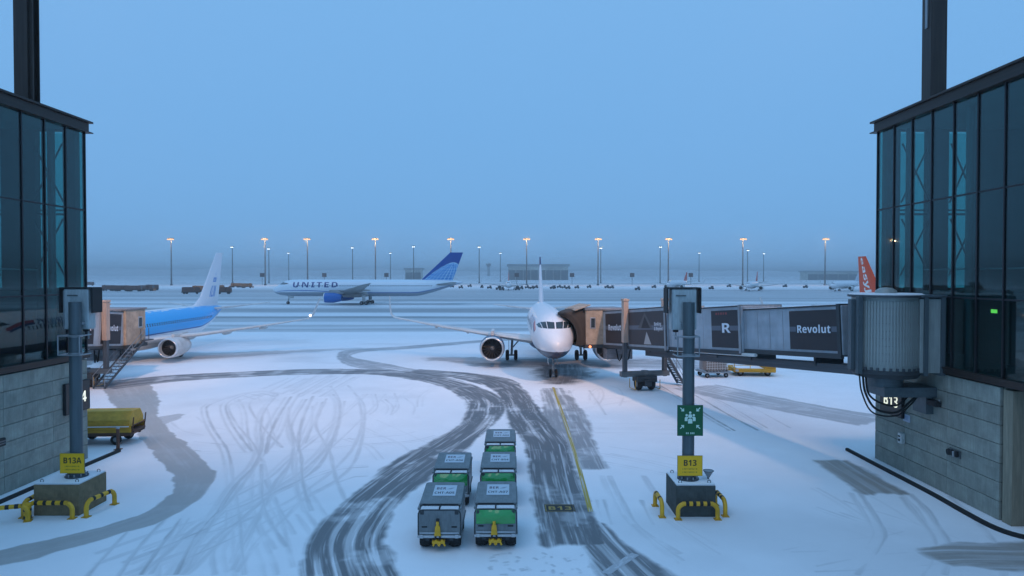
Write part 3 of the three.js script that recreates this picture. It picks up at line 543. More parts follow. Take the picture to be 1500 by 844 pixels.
hoop('yellow bumper hoop on the aisle side of the B13 block', 5.75, -26.9, Math.PI / 2, 1.3, .6, 2);
hoop('yellow bumper hoop on the pavilion side of the B13 block', 8.2, -27.0, Math.PI / 2, 1.3, .6, 3);
hoop('yellow bumper hoop with black bands before the B13A block', -17.6, -26.1, 0, 1.7, .6, 4);
hoop('yellow bumper hoop on the apron side of the B13A block', -16.2, -27.0, Math.PI / 2 - .15, 1.5, .6, 3);
hoop('yellow bumper hoop between the B13A block and the pavilion', -18.75, -26.9, Math.PI / 2 + .1, 1.4, .6, 2);
hoop('yellow bumper hoop with black bands standing apart from the B13A block', -19.0, -25.55, .35, 1.6, .6, 4);
{
  const t = thing('bollard', 'short yellow bollard with black bands beside the hoops', 'bollard', [-18.35, 0, -25.95]);
  part(t, 'post', cyl(.13, .13, .62, 0, .31, 0), M.yellow); part(t, 'black_band', cyl(.133, .133, .12, 0, .12, 0), M.black); part(t, 'cap', lathe([[0, .67], [.08, .66], [.13, .62]], 14), M.yellow); part(t, 'upper_band', cyl(.133, .133, .1, 0, .4, 0), M.black);
}

/* ------------------------------------------------------------------ apron light masts */
function lightMast(warm) {
  const t = new THREE.Group(); const H = 46;
  t.name = warm ? 'light_mast' : 'light_pole';
  part(t, 'pole', cyl(.75, .4, H, 0, H / 2, 0, 'y', 10), M.steel);
  part(t, 'base', cyl(1.3, 1.1, 1.2, 0, .6, 0, 'y', 10), M.concreteDark);
  part(t, 'head_ring', new THREE.TorusGeometry(2.2, .28, 6, 20).rotateX(Math.PI / 2).translate(0, H - .6, 0), M.steel);
  part(t, 'spoke', [box(4.4, .25, .3, 0, H - .6, 0), box(.3, .25, 4.4, 0, H - .6, 0)], M.steel);
  const n = warm ? 4 : 2;
  for (let k = 0; k < n; k++) { const x = (k - (n - 1) / 2) * (warm ? 1.7 : 1.8); const l = part(t, 'lamp_head', box(1.5, .4, 1.2, x, H - 1.0, 1.2), M.steel); part(l, 'lamp_glow', new THREE.SphereGeometry(warm ? .78 : .7, 10, 8).scale(1, .8, 1).translate(x, H - 1.7, 1.4), warm ? M.lampWarm : M.lampWhite); }
  return t;
}
{
  const warm = lightMast(true), cold = lightMast(false);
  const put = (src, x, z, first, label, group, s) => { const o = first ? src : src.clone(); o.name = numbered(src.name.replace(/_\d{3}$/, '')); o.userData = { label, category: 'light mast', group }; o.position.set(x, 0, z); o.scale.setScalar(s); scene.add(o); return o; };
  const d = 667;
  [251, 388.5, 450.5, 550, 660.5, 771.5, 876, 979, 1088, 1208.5].forEach((p, i) => {
    const o = put(warm, (p - 750) * d / 1010, -d, i === 0, 'tall apron mast with a cluster of warm orange lamps', 'apron masts with warm lamps', 1);
    const l = new THREE.PointLight(new THREE.Color(1, .6, .34), 600); l.position.set(0, 42.5, 5); l.castShadow = true; l.shadow.radius = 50; o.add(l);
  });
  const spots = [[340.5, 850, 1], [394, 860, .96], [516.5, 850, .98], [606, 840, 1], [702, 850, 1], [967, 850, 1], [1095, 900, .95], [423, 1080, 1], [572, 1080, 1], [733, 1080, 1], [1024, 1080, 1], [1118.5, 1100, 1], [880, 860, .98]];
  spots.forEach(([p, dd, s], i) => put(cold, (p - 750) * dd / 1010, -dd, i === 0, 'distant slender mast with a pale white lamp head', 'distant masts with white lamps', s));
}

/* ------------------------------------------------------------------ airliners (nose at the local origin, pointing to +z, ground at y = 0) */
const NOSE = [[0, .37, .37, 0], [.06, .43, .31, .12], [.18, .475, .265, .215], [.5, .545, .19, .36], [1.0, .62, .135, .52], [1.6, .69, .09, .645], [2.1, .775, .065, .73], [2.7, .872, .045, .80], [3.5, .935, .022, .875], [4.5, .972, .008, .94], [5.5, .993, 0, .98], [6.5, 1, 0, 1]];
const TAIL = [[0, 1, 0, 1], [.15, 1, .02, .985], [.3, 1, .12, .92], [.45, .995, .25, .80], [.6, .985, .40, .63], [.75, .96, .555, .43], [.88, .925, .69, .24], [.96, .895, .765, .13], [1, .86, .82, .03]];
function look(tab, x) { let k = 0; while (k < tab.length - 2 && x > tab[k + 1][0]) k++; const p0 = tab[Math.max(0, k - 1)], p1 = tab[k], p2 = tab[k + 1], t = clamp((x - p1[0]) / (p2[0] - p1[0])), p3 = tab[Math.min(tab.length - 1, k + 2)]; const h = p2[0] - p1[0]; return [1, 2, 3].map(c => { const m1 = k === 0 ? (p2[c] - p1[c]) / h : (p2[c] - p0[c]) / (p2[0] - p0[0]), m2 = k + 2 > tab.length - 1 ? (p2[c] - p1[c]) / h : (p3[c] - p1[c]) / (p3[0] - p1[0]), t2 = t * t, t3 = t2 * t; return (2 * t3 - 3 * t2 + 1) * p1[c] + (t3 - 2 * t2 + t) * h * m1 + (-2 * t3 + 3 * t2) * p2[c] + (t3 - t2) * h * m2; }); }
function hull(o) { // -> point on the skin at station s and angle a (0 belly, pi/2 port, pi crown)
  const k = o.W / 3.95, TL = o.tail ?? 13.5 * k, s0 = o.L - TL;
  const at = s => { if (s < 6.5 * k) return look(NOSE, s / k); if (s > s0) return look(TAIL, (s - s0) / TL); return [1, 0, 1]; };
  const P = (s, a, off = 0) => { const [t, b, w] = at(s), mid = o.belly + o.H * (t + b) / 2, hh = o.H * (t - b) / 2 + off, hw = o.W / 2 * w + off; return V(hw * Math.sin(a), mid - hh * Math.cos(a), -s); };
  return { at, P, k, TL };
}
function airfoilLoft(secs, n = 12, halves = false) { // secs: {p: leading edge point, c: chord, t: thickness ratio, n: unit normal of the section}
  const run = [0]; for (let i = 1; i < secs.length; i++) run.push(run[i - 1] + secs[i].p.distanceTo(secs[i - 1].p)); const total = run[run.length - 1];
  const prof = i => { const x = (1 - Math.cos(Math.PI * i / n)) / 2; return [x, 5 * (.2969 * Math.sqrt(x) - .126 * x - .3516 * x * x + .2843 * x ** 3 - .1036 * x ** 4)]; };
  const side = sg => grid(n, secs.length - 1, (u, v) => { const s = secs[Math.round(v * (secs.length - 1))], [x, y] = prof(Math.round(u * n)); return V(s.p.x, s.p.y, s.p.z - x * s.c).addScaledVector(s.n, sg * y * s.t * s.c); }, (u, q) => { const x = prof(Math.round(u * n))[0], v = run[Math.round(q * (secs.length - 1))] / total; return halves ? (sg > 0 ? [x * .5, v] : [1 - x * .5, v]) : [x, v]; });
  const last = secs[secs.length - 1], cap = new THREE.BufferGeometry(), cp = [], cu = [];
  for (let i = 0; i < n; i++) { const [x0, y0] = prof(i), [x1, y1] = prof(i + 1), q = (x, y) => V(last.p.x, last.p.y, last.p.z - x * last.c).addScaledVector(last.n, y * last.t * last.c); for (const p of [q(x0, y0), q(x1, y1), q(x1, -y1), q(x0, y0), q(x1, -y1), q(x0, -y0)]) { cp.push(p.x, p.y, p.z); cu.push(.25, .99); } }
  cap.setAttribute('position', new THREE.Float32BufferAttribute(cp, 3)); cap.setAttribute('uv', new THREE.Float32BufferAttribute(cu, 2)); cap.computeVertexNormals();
  return mergeGeometries([flat(side(1)), flat(side(-1)), cap]);
}
function wheelParts(parent, list, r, w) { for (const [x, z] of list) { const q = part(parent, 'wheel', new THREE.TorusGeometry(r * .7, r * .3, 10, 22).scale(1, 1, w / (r * .6)).rotateY(Math.PI / 2).translate(x, r, z), M.rubber); part(q, 'hub', cyl(r * .5, r * .5, w * .7, x, r, z, 'x', 16), M.rim); } }
function airliner(o) {
  const t = thing(o.name, o.label, 'airliner', o.pos, o.turn, o.group), h = hull(o), k = h.k;
  const st = []; { const N = 64; for (let i = 0; i <= 26; i++) st.push(6.5 * k * (i / 26) ** 1.7); const s0 = o.L - h.TL; for (let i = 1; i <= 6; i++) st.push(lerp(6.5 * k, s0, i / 6)); for (let i = 1; i <= 24; i++) st.push(lerp(s0, o.L, i / 24)); }
  const skin = grid(st.length - 1, 48, (u, v) => h.P(st[Math.round(u * (st.length - 1))], v * 2 * Math.PI), (u, v) => [st[Math.round(u * (st.length - 1))] / o.L, v]);
  { // weld normals along the belly seam
    const n = skin.attributes.normal, R = st.length; for (let i = 0; i < R; i++) { const b = 48 * R + i, x = n.getX(i) + n.getX(b), y = n.getY(i) + n.getY(b), z = n.getZ(i) + n.getZ(b), L = Math.hypot(x, y, z) || 1; n.setXYZ(i, x / L, y / L, z / L); n.setXYZ(b, x / L, y / L, z / L); } for (let j = 0; j <= 48; j++) n.setXYZ(j * R, 0, 0, 1);
  }
  part(t, 'fuselage', skin, o.skin);
  // flight deck glazing, each pane following the skin
  const solve = (a, yf) => { let lo = .3, hi = 5.2 * k; const y = o.belly + o.H * yf; for (let i = 0; i < 30; i++) { const m = (lo + hi) / 2; if (h.P(m, a).y < y) lo = m; else hi = m; } return (lo + hi) / 2; };
  const panes = [[2.5, 27, .70, .70, .825, .835], [29.5, 45, .70, .705, .832, .81], [47.5, 58, .70, .71, .80, .745]];
  if (!o.far) for (const sd of [1, -1]) for (const [a0, a1, b0, b1, t0, t1] of panes) part(t, 'cockpit_window', grid(5, 4, (u, v) => { const off = lerp(a0, a1, u) * Math.PI / 180, a = Math.PI - sd * off, lo = lerp(b0, b1, u), hi = lerp(t0, t1, u); return h.P(solve(a, lerp(lo, hi, v)), a, .012); }), M.cockpit);
  else part(t, 'cockpit_window', grid(8, 2, (u, v) => { const a = Math.PI - lerp(-55, 55, u) * Math.PI / 180; return h.P(solve(a, lerp(.7, .8, v)), a, .012); }), M.cockpit);
  // cabin windows: small panes, joined
  if (!o.far) {
    const w = []; for (const sd of [1, -1]) for (let s = 6.4 * k; s < o.L - h.TL * .55; s += .53) { const [tp, bt] = h.at(s), mid = (tp + bt) / 2, c = (mid - .63) / ((tp - bt) / 2), a0 = Math.acos(clamp(c, -1, 1)), da = .17 / (o.H / 2); w.push(flat(grid(1, 1, (u, v) => h.P(s + (u - .5) * .24, sd * (a0 + (v - .5) * 2 * da), .006)))); }
    part(t, 'cabin_windows', mergeGeometries(w), M.portal).userData.kind = 'stuff';
  }
  // wings
  const wg = o.wing;
  for (const sd of [1, -1]) {
    const sec = ([x, y, s, c, tt, tilt = 0]) => ({ p: V(sd * x, y, -s), c, t: tt, n: V(-sd * Math.sin(tilt), Math.cos(tilt), 0) });
    part(t, 'wing', airfoilLoft(wg.main.map(sec), 12), wg.mat ?? M.planeGrey);
    if (wg.tip) part(t, 'winglet', airfoilLoft(wg.tip.map(sec), 8), wg.tipMat ?? M.planeWhite);
    if (!o.far) for (const f of wg.fairings ?? []) part(t, 'flap_fairing', new THREE.SphereGeometry(.5, 12, 8).scale(.45, .5, 3.0).translate(sd * f[0], f[1], -f[2]), wg.mat ?? M.planeGrey);
    part(t, 'tailplane', airfoilLoft(o.stab.map(sec), 8), wg.mat ?? M.planeGrey);
    // engine
    const e = o.eng, R = e.r, n = part(t, 'engine', lathe([[R * .80, e.len * .12], [R * .82, e.len * .03], [R * .88, 0], [R * .95, e.len * .015], [R, e.len * .09], [R * 1.03, e.len * .28], [R, e.len * .55], [R * .8, e.len * .82], [R * .62, e.len], [R * .5, e.len * .98]], 36).rotateX(-Math.PI / 2).translate(sd * e.x, e.y, -e.s), o.nacelle ?? M.planeWhite);
    part(n, 'inlet_lip', lathe([[R * .80, e.len * .05], [R * .83, -.005], [R * .885, -.03], [R * .955, .0], [R * .985, e.len * .05]], 36).rotateX(-Math.PI / 2).translate(sd * e.x, e.y, -e.s), M.lip);
    part(n, 'inlet_duct', lathe([[R * .82, e.len * .04], [R * .8, e.len * .3], [0, e.len * .3]], 28).rotateX(-Math.PI / 2).translate(sd * e.x, e.y, -e.s), M.engineDark);
    if (!o.far) {
      const bl = []; for (let i = 0; i < 18; i++) bl.push(box(.12, R * .62, .02, 0, R * .46, 0, 0, .6).rotateZ(i / 18 * 2 * Math.PI));
      part(n, 'fan', [merge(bl.map(flat)).translate(sd * e.x, e.y, -e.s - e.len * .24)], M.fan);
      part(n, 'spinner', new THREE.ConeGeometry(R * .24, R * .5, 16).rotateX(Math.PI / 2).translate(sd * e.x, e.y, -e.s - e.len * .2), M.planeGrey);
    }
    part(n, 'pylon', box(.3, e.pylon ?? 1, e.len * .8, sd * e.x, e.y + R * .9 + (e.pylon ?? 1) / 2 - .15, -e.s - e.len * .7), wg.mat ?? M.planeGrey);
    // main gear
    const g = o.gear, leg = part(t, 'main_gear', [bar(V(sd * g.x, g.r, -g.s), V(sd * (g.x - .1), g.top, -g.s), .13 * k), bar(V(sd * g.x, g.r + .7, -g.s), V(sd * (g.x - 1.3), g.top, -g.s), .07), box(g.axle * 2, .16, .16, sd * g.x, g.r, -g.s), ...(g.bogie ? [box(.3, .3, g.bogie * 2, sd * g.x, g.r, -g.s)] : [])], M.planeGrey);
    if (!o.far) part(leg, 'gear_door', box(.06, 1.3 * k, 1.1, sd * (g.x + .3), g.r + 1.2 * k, -g.s), M.planeWhite);
    const ws = []; for (const b of g.bogie ? [-g.bogie, g.bogie] : [0]) for (const a of [-1, 1]) ws.push([sd * g.x + a * g.axle, -g.s + b]);
    wheelParts(leg, ws, g.r, .42 * k);
  }
  // fin
  part(t, 'fin', airfoilLoft(o.fin.map(([y, s, c, tt]) => ({ p: V(0, y, -s), c, t: tt, n: V(1, 0, 0) })), 12, true), o.finMat);
  const ng = o.gear, nl = part(t, 'nose_gear', [bar(V(0, ng.nr, -ng.ns), V(0, o.belly + .5, -ng.ns - .2), .1 * k), bar(V(0, ng.nr + .5, -ng.ns - .1), V(0, o.belly + .4, -ng.ns - 1.3), .05), box(.7, .1, .1, 0, ng.nr, -ng.ns)], M.planeGrey);
  if (!o.far) for (const s of [-1, 1]) part(nl, 'gear_door', box(.04, .8, 1.5, s * .42 * k, o.belly - .25, -ng.ns - .9), M.planeWhite);
  wheelParts(nl, [[-.27 * k, -ng.ns], [.27 * k, -ng.ns]], ng.nr, .25 * k);
  part(t, 'wing_root_fairing', new THREE.SphereGeometry(1, 24, 14).scale(o.W * .53, o.H * .24, (o.fair ?? 6.2) * k).translate(0, o.belly + o.H * .16, -(o.wing.main[0][2] + o.wing.main[0][3] * .55)), o.bellyMat ?? M.planeWhite);
  return t;
}
const A320 = {
  L: 37.2, W: 3.95, H: 4.14, belly: 1.78,
  wing: { main: [[1.2, 2.62, 11.6, 7.0, .13], [1.95, 2.68, 12.1, 6.3, .125], [6.4, 3.1, 14.45, 4.0, .115], [11.5, 3.72, 17.15, 2.75, .11], [16.6, 4.45, 19.85, 1.6, .10]], tip: [[16.6, 4.45, 19.85, 1.6, .10, 0], [17.1, 4.56, 20.15, 1.5, .1, .35], [17.5, 4.85, 20.5, 1.35, .09, .9], [17.7, 5.4, 20.95, 1.1, .08, 1.3], [17.9, 6.9, 21.9, .55, .08, 1.42]], fairings: [[4.2, 2.5, 18.1], [8.6, 3.1, 18.8], [12.2, 3.6, 20.0]] },
  stab: [[.5, 4.85, 31.6, 3.9, .10], [6.22, 5.4, 34.9, 1.35, .09]],
  fin: [[5.2, 28.4, 7.3, .09], [6.1, 29.4, 6.2, .10], [11.76, 34.2, 2.0, .09]],
  eng: { x: 5.75, y: 1.95, s: 10.9, r: 1.24, len: 4.3, pylon: .7 },
  gear: { x: 3.8, s: 17.7, r: .58, top: 2.75, axle: .46, nr: .38, ns: 5.07 },
};
const liveryTex = draw => { const t = canvasTex(2048, 768, (g, W, H) => { draw(g, W, H, (s, L) => s / L * W, f => H * (1 - f)); for (let k = 0; k < 1500; k++) { g.fillStyle = `rgba(90,95,105,${.02 + .04 * rnd()})`; g.fillRect(rnd() * W, rnd() * H, 10 + rnd() * 70, 1 + rnd() * 3); } }); t.wrapS = THREE.ClampToEdgeWrapping; return t; };
const paint = (tex, rough = .32) => new THREE.MeshPhysicalMaterial({ map: tex, roughness: rough, clearcoat: .4, clearcoatRoughness: .25 });
const finTex = draw => canvasTex(1024, 512, draw); // left half: port side, right half: starboard, mirrored along the chord

// white airliner with navy belly, nose on at the B13 stand
const whiteNavy = paint(liveryTex((g, W, H, X, Y) => {
  const L = 37.2; g.fillStyle = '#e9e8ea'; g.fillRect(0, 0, W, H);
  g.fillStyle = '#16213f';
  const hl = hull(A320); // navy below one level line along the whole body
  for (const e of [0, 1]) { const f = v => e ? 1 - v : v; g.beginPath(); g.moveTo(0, H * f(0)); for (let s = 0; s <= L; s += .05) { const [tp, bt] = hl.at(s), hh = (tp - bt) / 2, q = clamp(((tp + bt) / 2 - .25) / (hh || 1e-6), -1, 1); g.lineTo(X(s, L), H * f(s > 31 ? 0 : Math.acos(q) / (2 * Math.PI))); } g.lineTo(W, H * f(0)); g.fill(); }
  const ribbon = (v, s0, s1, up) => { g.lineWidth = 18; g.strokeStyle = '#b5202b'; g.beginPath(); g.moveTo(X(s0, L), Y(v)); g.quadraticCurveTo(X((s0 + s1) / 2, L), Y(v + up), X(s1, L), Y(v + up * .9)); g.stroke(); g.lineWidth = 14; g.strokeStyle = '#1c2c66'; g.beginPath(); g.moveTo(X(s0 + .3, L), Y(v - up * .35)); g.quadraticCurveTo(X((s0 + s1) / 2, L), Y(v + up * .4), X(s1, L), Y(v + up * .6)); g.stroke(); };
  ribbon(.30, 3.8, 7.4, .045); ribbon(.70, 3.8, 7.4, -.045);
  g.fillStyle = '#1c2c66'; g.textBaseline = 'middle'; g.font = 'bold 58px sans-serif'; g.fillText('BRITISH AIRWAYS', X(7.5, L), Y(.33));
  g.save(); g.translate(X(16.6, L), Y(.67)); g.rotate(Math.PI); g.fillText('BRITISH AIRWAYS', 0, 0); g.restore();
}));
const bandFin = printed(finTex((g, W, H) => {
  g.fillStyle = '#e4e3e6'; g.fillRect(0, 0, W, H);
  for (const m of [0, 1]) { g.save(); if (m) { g.translate(W, 0); g.scale(-1, 1); } g.fillStyle = '#1c2c66'; g.beginPath(); g.moveTo(0, 0); g.lineTo(W / 2, 0); g.lineTo(W / 2, H * .35); g.lineTo(0, H * .15); g.fill(); g.fillStyle = '#b5202b'; g.beginPath(); g.moveTo(40, H * .95); g.quadraticCurveTo(300, H * .8, W / 2, H * .42); g.lineTo(W / 2, H * .8); g.quadraticCurveTo(300, H * .92, 40, H); g.fill(); g.fillStyle = '#b5202b'; g.fillRect(W * .3, H * .1, W * .2, H * .12); g.restore(); }
}), .35);
airliner({ ...A320, name: 'airliner', label: 'white airliner with navy belly parked nose-on at the B13 stand', pos: [3.75, 0, -57.6], turn: 0, skin: whiteNavy, finMat: bandFin, wing: { ...A320.wing, mat: M.planeWhite }, nacelle: M.navy, bellyMat: M.navy });

// blue airliner at the next stand, its nose behind the left pavilion
const blueSkin = paint(liveryTex((g, W, H, X, Y) => {
  g.fillStyle = '#e6e6e8'; g.fillRect(0, 0, W, H);
  g.fillStyle = '#0ba6ee'; g.fillRect(0, Y(.80), W, Y(.20) - Y(.80));
  g.fillStyle = '#0a4f93'; for (const f of [.205, .795]) g.fillRect(0, Y(f) - 6, W, 9);
  g.fillStyle = '#dfe3ea'; g.fillRect(0, Y(.55), W, Y(.45) - Y(.55)); // snow lying along the crown
  for (let k = 0; k < 260; k++) g.fillRect(rnd() * W, Y(rr(.43, .57)), 20 + rnd() * 60, 3 + rnd() * 7);
}));
const klmFin = printed(finTex((g, W, H) => {
  g.fillStyle = '#e2e3e8'; g.fillRect(0, 0, W, H); g.fillStyle = '#1577c4'; g.textAlign = 'center';
  for (const cx of [W * .27, W * .73]) { g.font = 'bold 105px sans-serif'; g.fillText('KLM', cx, H * .6, 190); for (let k = 0; k < 4; k++) { g.beginPath(); g.arc(cx - 48 + k * 32, H * .36, 12, 0, 7); g.fill(); } g.fillRect(cx - 62, H * .385, 124, 8); g.fillRect(cx - 5, H * .27, 10, 26); g.fillRect(cx - 13, H * .29, 26, 9); }
}), .35);
const bluePlane = airliner({
  name: 'airliner', label: 'bright blue and white airliner behind the left boarding bridge', pos: [-40.85, 0, -60.6], turn: .015, skin: blueSkin, finMat: klmFin,
  L: 38, W: 3.76, H: 4.01, belly: 1.35, wing: { ...A320.wing, mat: M.planeWhite, main: A320.wing.main.map(m => [m[0], m[1] - .35, m[2] + .3, m[3], m[4]]), tip: [[16.6, 4.1, 20.15, 1.6, .10, 0], [17.1, 4.22, 20.4, 1.5, .1, .35], [17.4, 4.6, 20.8, 1.3, .09, .9], [17.6, 5.2, 21.3, 1.05, .08, 1.25], [17.95, 6.6, 22.3, .5, .08, 1.33]], fairings: [[4.2, 2.15, 18.3], [8.2, 2.7, 18.9], [12, 3.2, 20.1]] },
  stab: [[.5, 4.75, 32.6, 4.1, .10], [7.0, 5.5, 36.3, 1.35, .09]], fin: [[4.9, 25.5, 10.6, .05], [5.5, 29.0, 7.3, .09], [6.4, 30.6, 6.0, .1], [12.5, 35.9, 2.2, .09]],
  eng: { x: 4.83, y: 1.62, s: 11.6, r: 1.06, len: 4.2, pylon: .6 }, gear: { x: 2.86, s: 17.9, r: .55, top: 2.4, axle: .43, nr: .34, ns: 4.2 }, nacelle: M.planeWhite,
});
part(bluePlane, 'tip_light', new THREE.SphereGeometry(.13, 12, 8).translate(17.3, 4.55, -20.6), M.lampTip);

// long blue-tailed airliner taxiing across the field
const unitedSkin = paint(liveryTex((g, W, H, X, Y) => {
  const L = 60; g.fillStyle = '#dfe7ee'; g.fillRect(0, 0, W, H);
  g.fillStyle = '#9aa6b2'; for (const f of [[0, .165], [.835, 1]]) g.fillRect(0, Y(f[1]), W, Y(f[0]) - Y(f[1]));
  g.fillStyle = '#2d66b4'; g.beginPath(); g.moveTo(X(1.5, L), Y(.20)); g.bezierCurveTo(X(14, L), Y(.235), X(18, L), Y(.17), X(26, L), Y(.16)); g.lineTo(W, Y(.165)); g.lineTo(W, Y(.15)); g.lineTo(X(26, L), Y(.148)); g.bezierCurveTo(X(18, L), Y(.155), X(14, L), Y(.22), X(1.5, L), Y(.19)); g.fill();
  g.fillStyle = '#173a7c'; g.font = 'bold 92px sans-serif'; g.textBaseline = 'middle'; const txt = 'UNITED'; let x = X(6.6, L); for (const c of txt) { g.save(); g.translate(x, Y(.315)); g.scale(1.25, 1.3); g.fillText(c, 0, 0); x += g.measureText(c).width * 1.25 + 14; g.restore(); }
}));
const globeFin = printed(finTex((g, W, H) => {
  g.fillStyle = '#0a4c9a'; g.fillRect(0, 0, W, H);
  for (const m of [0, 1]) {
    g.save(); if (m) { g.translate(W, 0); g.scale(-1, 1); }
    g.beginPath(); g.rect(0, 0, W / 2, H); g.clip(); g.fillStyle = '#2c8ad2'; g.beginPath(); g.ellipse(W * .36, H * 1.05, W * .32, H * .72, 0, 0, 7); g.fill(); g.clip();
    g.strokeStyle = '#c4e4f6'; g.lineWidth = 8; for (let k = -5; k <= 5; k++) { g.beginPath(); g.ellipse(W * .36, H * 1.05, Math.abs(k) * W * .062 + 2, H * .72, 0, 0, 7); g.stroke(); }
    g.lineWidth = 5; for (let k = 1; k < 7; k++) { g.beginPath(); g.ellipse(W * .36, H * 1.05 - k * H * .09, W * .3, H * .03, 0, 0, 7); g.stroke(); } g.restore();
  }
}), .35);
airliner({
  name: 'airliner', label: 'long white airliner with blue tail taxiing beyond the apron', pos: [-77.5, 0, -224], turn: -Math.PI / 2, skin: unitedSkin, finMat: globeFin,
  L: 61.4, W: 5.03, H: 5.41, belly: 2.6, tail: 17, fair: 5.6,
  wing: { main: [[1.5, 3.6, 18.8, 12.2, .13], [2.5, 3.7, 19.6, 11.2, .125], [9, 4.5, 24.3, 6.4, .11], [17, 5.6, 29.6, 4.0, .10], [23, 6.5, 33.4, 2.5, .095], [25.9, 7.1, 36.4, .6, .09]], mat: M.planeGrey, fairings: [[5, 3.4, 30.5], [11, 4.1, 31.4], [16, 4.9, 33.4]] },
  stab: [[.7, 6.3, 52.2, 6.6, .10], [9.3, 7.2, 58.4, 2.0, .09]], fin: [[7.2, 47.0, 11.4, .09], [8.0, 48.1, 10.2, .10], [16.8, 57.4, 4.2, .09]],
  eng: { x: 7.9, y: 2.35, s: 18.6, r: 1.55, len: 5.6, pylon: 1.2 }, gear: { x: 4.65, s: 30.4, r: .58, top: 4.0, axle: .6, bogie: .72, nr: .47, ns: 4.7 }, nacelle: M.unitedBlue,
});

// white airliner with an orange tail beyond the right pavilion; its look-alikes farther off
const orangeFin = printed(finTex((g, W, H) => {
  g.fillStyle = '#e2490f'; g.fillRect(0, 0, W, H); g.fillStyle = '#f2ece6'; g.textAlign = 'center'; g.textBaseline = 'middle'; g.font = 'bold 205px sans-serif';
  for (const [cx, a] of [[W * .25, -Math.PI / 2.1], [W * .75, Math.PI / 2.1]]) { g.save(); g.translate(cx, H * .5); g.rotate(a); g.fillText('easyJet', 0, 0, H * .98); g.restore(); }
}), .4);
const plainSkin = paint(liveryTex((g, W, H) => { g.fillStyle = '#e6e4e6'; g.fillRect(0, 0, W, H); }));
airliner({ ...A320, name: 'airliner', label: 'white airliner with lettered orange tail fin beyond the right pavilion', pos: [45.5, 0, -54.5], turn: 0, skin: plainSkin, finMat: orangeFin });
const redFin = mat(.62, .09, .06, .45), paleFin = mat(.66, .68, .72, .45);
const far = (label, x, z, turn, finMat) => airliner({ ...A320, far: true, name: 'airliner', label, pos: [x, 0, z], turn, skin: plainSkin, finMat, group: 'airliners parked far across the field' });
far('small white airliner with a red fin seen nose-on among parked vehicles', -2.2, -430, 0, redFin);
far('small white airliner with red fin just above the display cabinet of the B13 mast', 104, -462, -.62, redFin);
far('small white airliner with red fin standing beyond the middle of the long bridge', 138, -404, -.5, redFin);
far('small white airliner with pale fin standing beside the lettered orange tail', 187, -404, -.9, paleFin);

/* ------------------------------------------------------------------ boarding bridges (local z runs from the rotunda to the cab) */
const adTex = (w, h, draw) => printed(canvasTex(w, h, (g, W, H) => { g.fillStyle = '#2a2529'; g.fillRect(0, 0, W, H); g.fillStyle = '#5d626c'; g.fillRect(0, H * .41, W, H * .13); draw(g, W, H); for (let k = 0; k < 500; k++) { g.fillStyle = `rgba(${rnd() < .5 ? '120,110,112' : '10,10,12'},${.03 + .05 * rnd()})`; g.fillRect(rnd() * W, rnd() * H, 1 + rnd() * 3, 8 + rnd() * 60); } }), .55);
const wordAd = adTex(1024, 768, (g, W, H) => { g.fillStyle = '#241f24'; g.fillRect(W * .14, H * .3, W * .72, H * .36); g.fillStyle = '#dfe3ea'; g.textAlign = 'center'; g.textBaseline = 'middle'; g.font = 'bold 210px sans-serif'; g.fillText('Revolut', W * .5, H * .475, W * .7); });
const letterAd = adTex(512, 768, (g, W, H) => { g.fillStyle = '#241f24'; g.fillRect(W * .34, H * .28, W * .3, H * .4); g.fillStyle = '#dfe3ea'; g.textAlign = 'center'; g.textBaseline = 'middle'; g.font = 'bold 280px sans-serif'; g.fillText('R', W * .5, H * .475); g.fillStyle = '#8e3a3a'; g.font = 'bold 54px sans-serif'; for (const [x, w] of [[.16, 30], [.25, 22], [.33, 30], [.42, 24], [.5, 30]]) g.fillRect(W * x, H * .05, w, 46); });
const pyramidAd = adTex(1536, 512, (g, W, H) => {
  g.fillStyle = '#3a3335'; g.fillRect(0, 0, W, H); g.fillStyle = '#5d626c'; g.fillRect(0, H * .41, W, H * .13);
  g.fillStyle = '#54504f'; g.beginPath(); g.moveTo(W * .46, H * .02); g.lineTo(W * .27, H * .5); g.lineTo(W * .66, H * .5); g.fill(); g.fillStyle = '#241e20'; g.beginPath(); g.moveTo(W * .46, H * .14); g.lineTo(W * .36, H * .5); g.lineTo(W * .6, H * .5); g.fill();
  g.fillStyle = '#a9a4a2'; g.beginPath(); g.moveTo(W * .5, H * .6); g.lineTo(W * .42, H * .98); g.lineTo(W * .62, H * .98); g.fill();
  g.fillStyle = '#d6d6da'; g.font = 'bold 70px sans-serif'; g.fillText('Banking', W * .7, H * .42, W * .26); g.fillText('& Beyond', W * .7, H * .56, W * .28);
});
function stairs(parent, top, bottom, width, treads) {
  const run = V().subVectors(bottom, top), side = V(run.z, 0, -run.x).normalize(), fl = part(parent, 'service_stairs', [-1, 1].map(s => beam(top.clone().addScaledVector(side, s * width / 2), bottom.clone().addScaledVector(side, s * width / 2), .06, .2)), M.bridgeSteel);
  for (let k = 0; k < treads; k++) { const p = top.clone().addScaledVector(run, (k + .6) / treads); part(fl, 'tread', box(width, .05, .26, 0, 0, 0, 0, Math.atan2(run.x, run.z)).translate(p.x, p.y, p.z), M.bridgeSteel); }
  for (const s of [-1, 1]) { const a = top.clone().addScaledVector(side, s * width / 2), b = bottom.clone().addScaledVector(side, s * width / 2), u = V(0, 1, 0); part(fl, 'handrail', [bar(a.clone().addScaledVector(u, 1), b.clone().addScaledVector(u, 1), .028), bar(a.clone().addScaledVector(u, .55), b.clone().addScaledVector(u, .55), .02), ...[0, .33, .66, 1].map(q => { const p = a.clone().lerp(b, q); return bar(p, p.clone().addScaledVector(u, 1), .024); })], M.galv); }
}
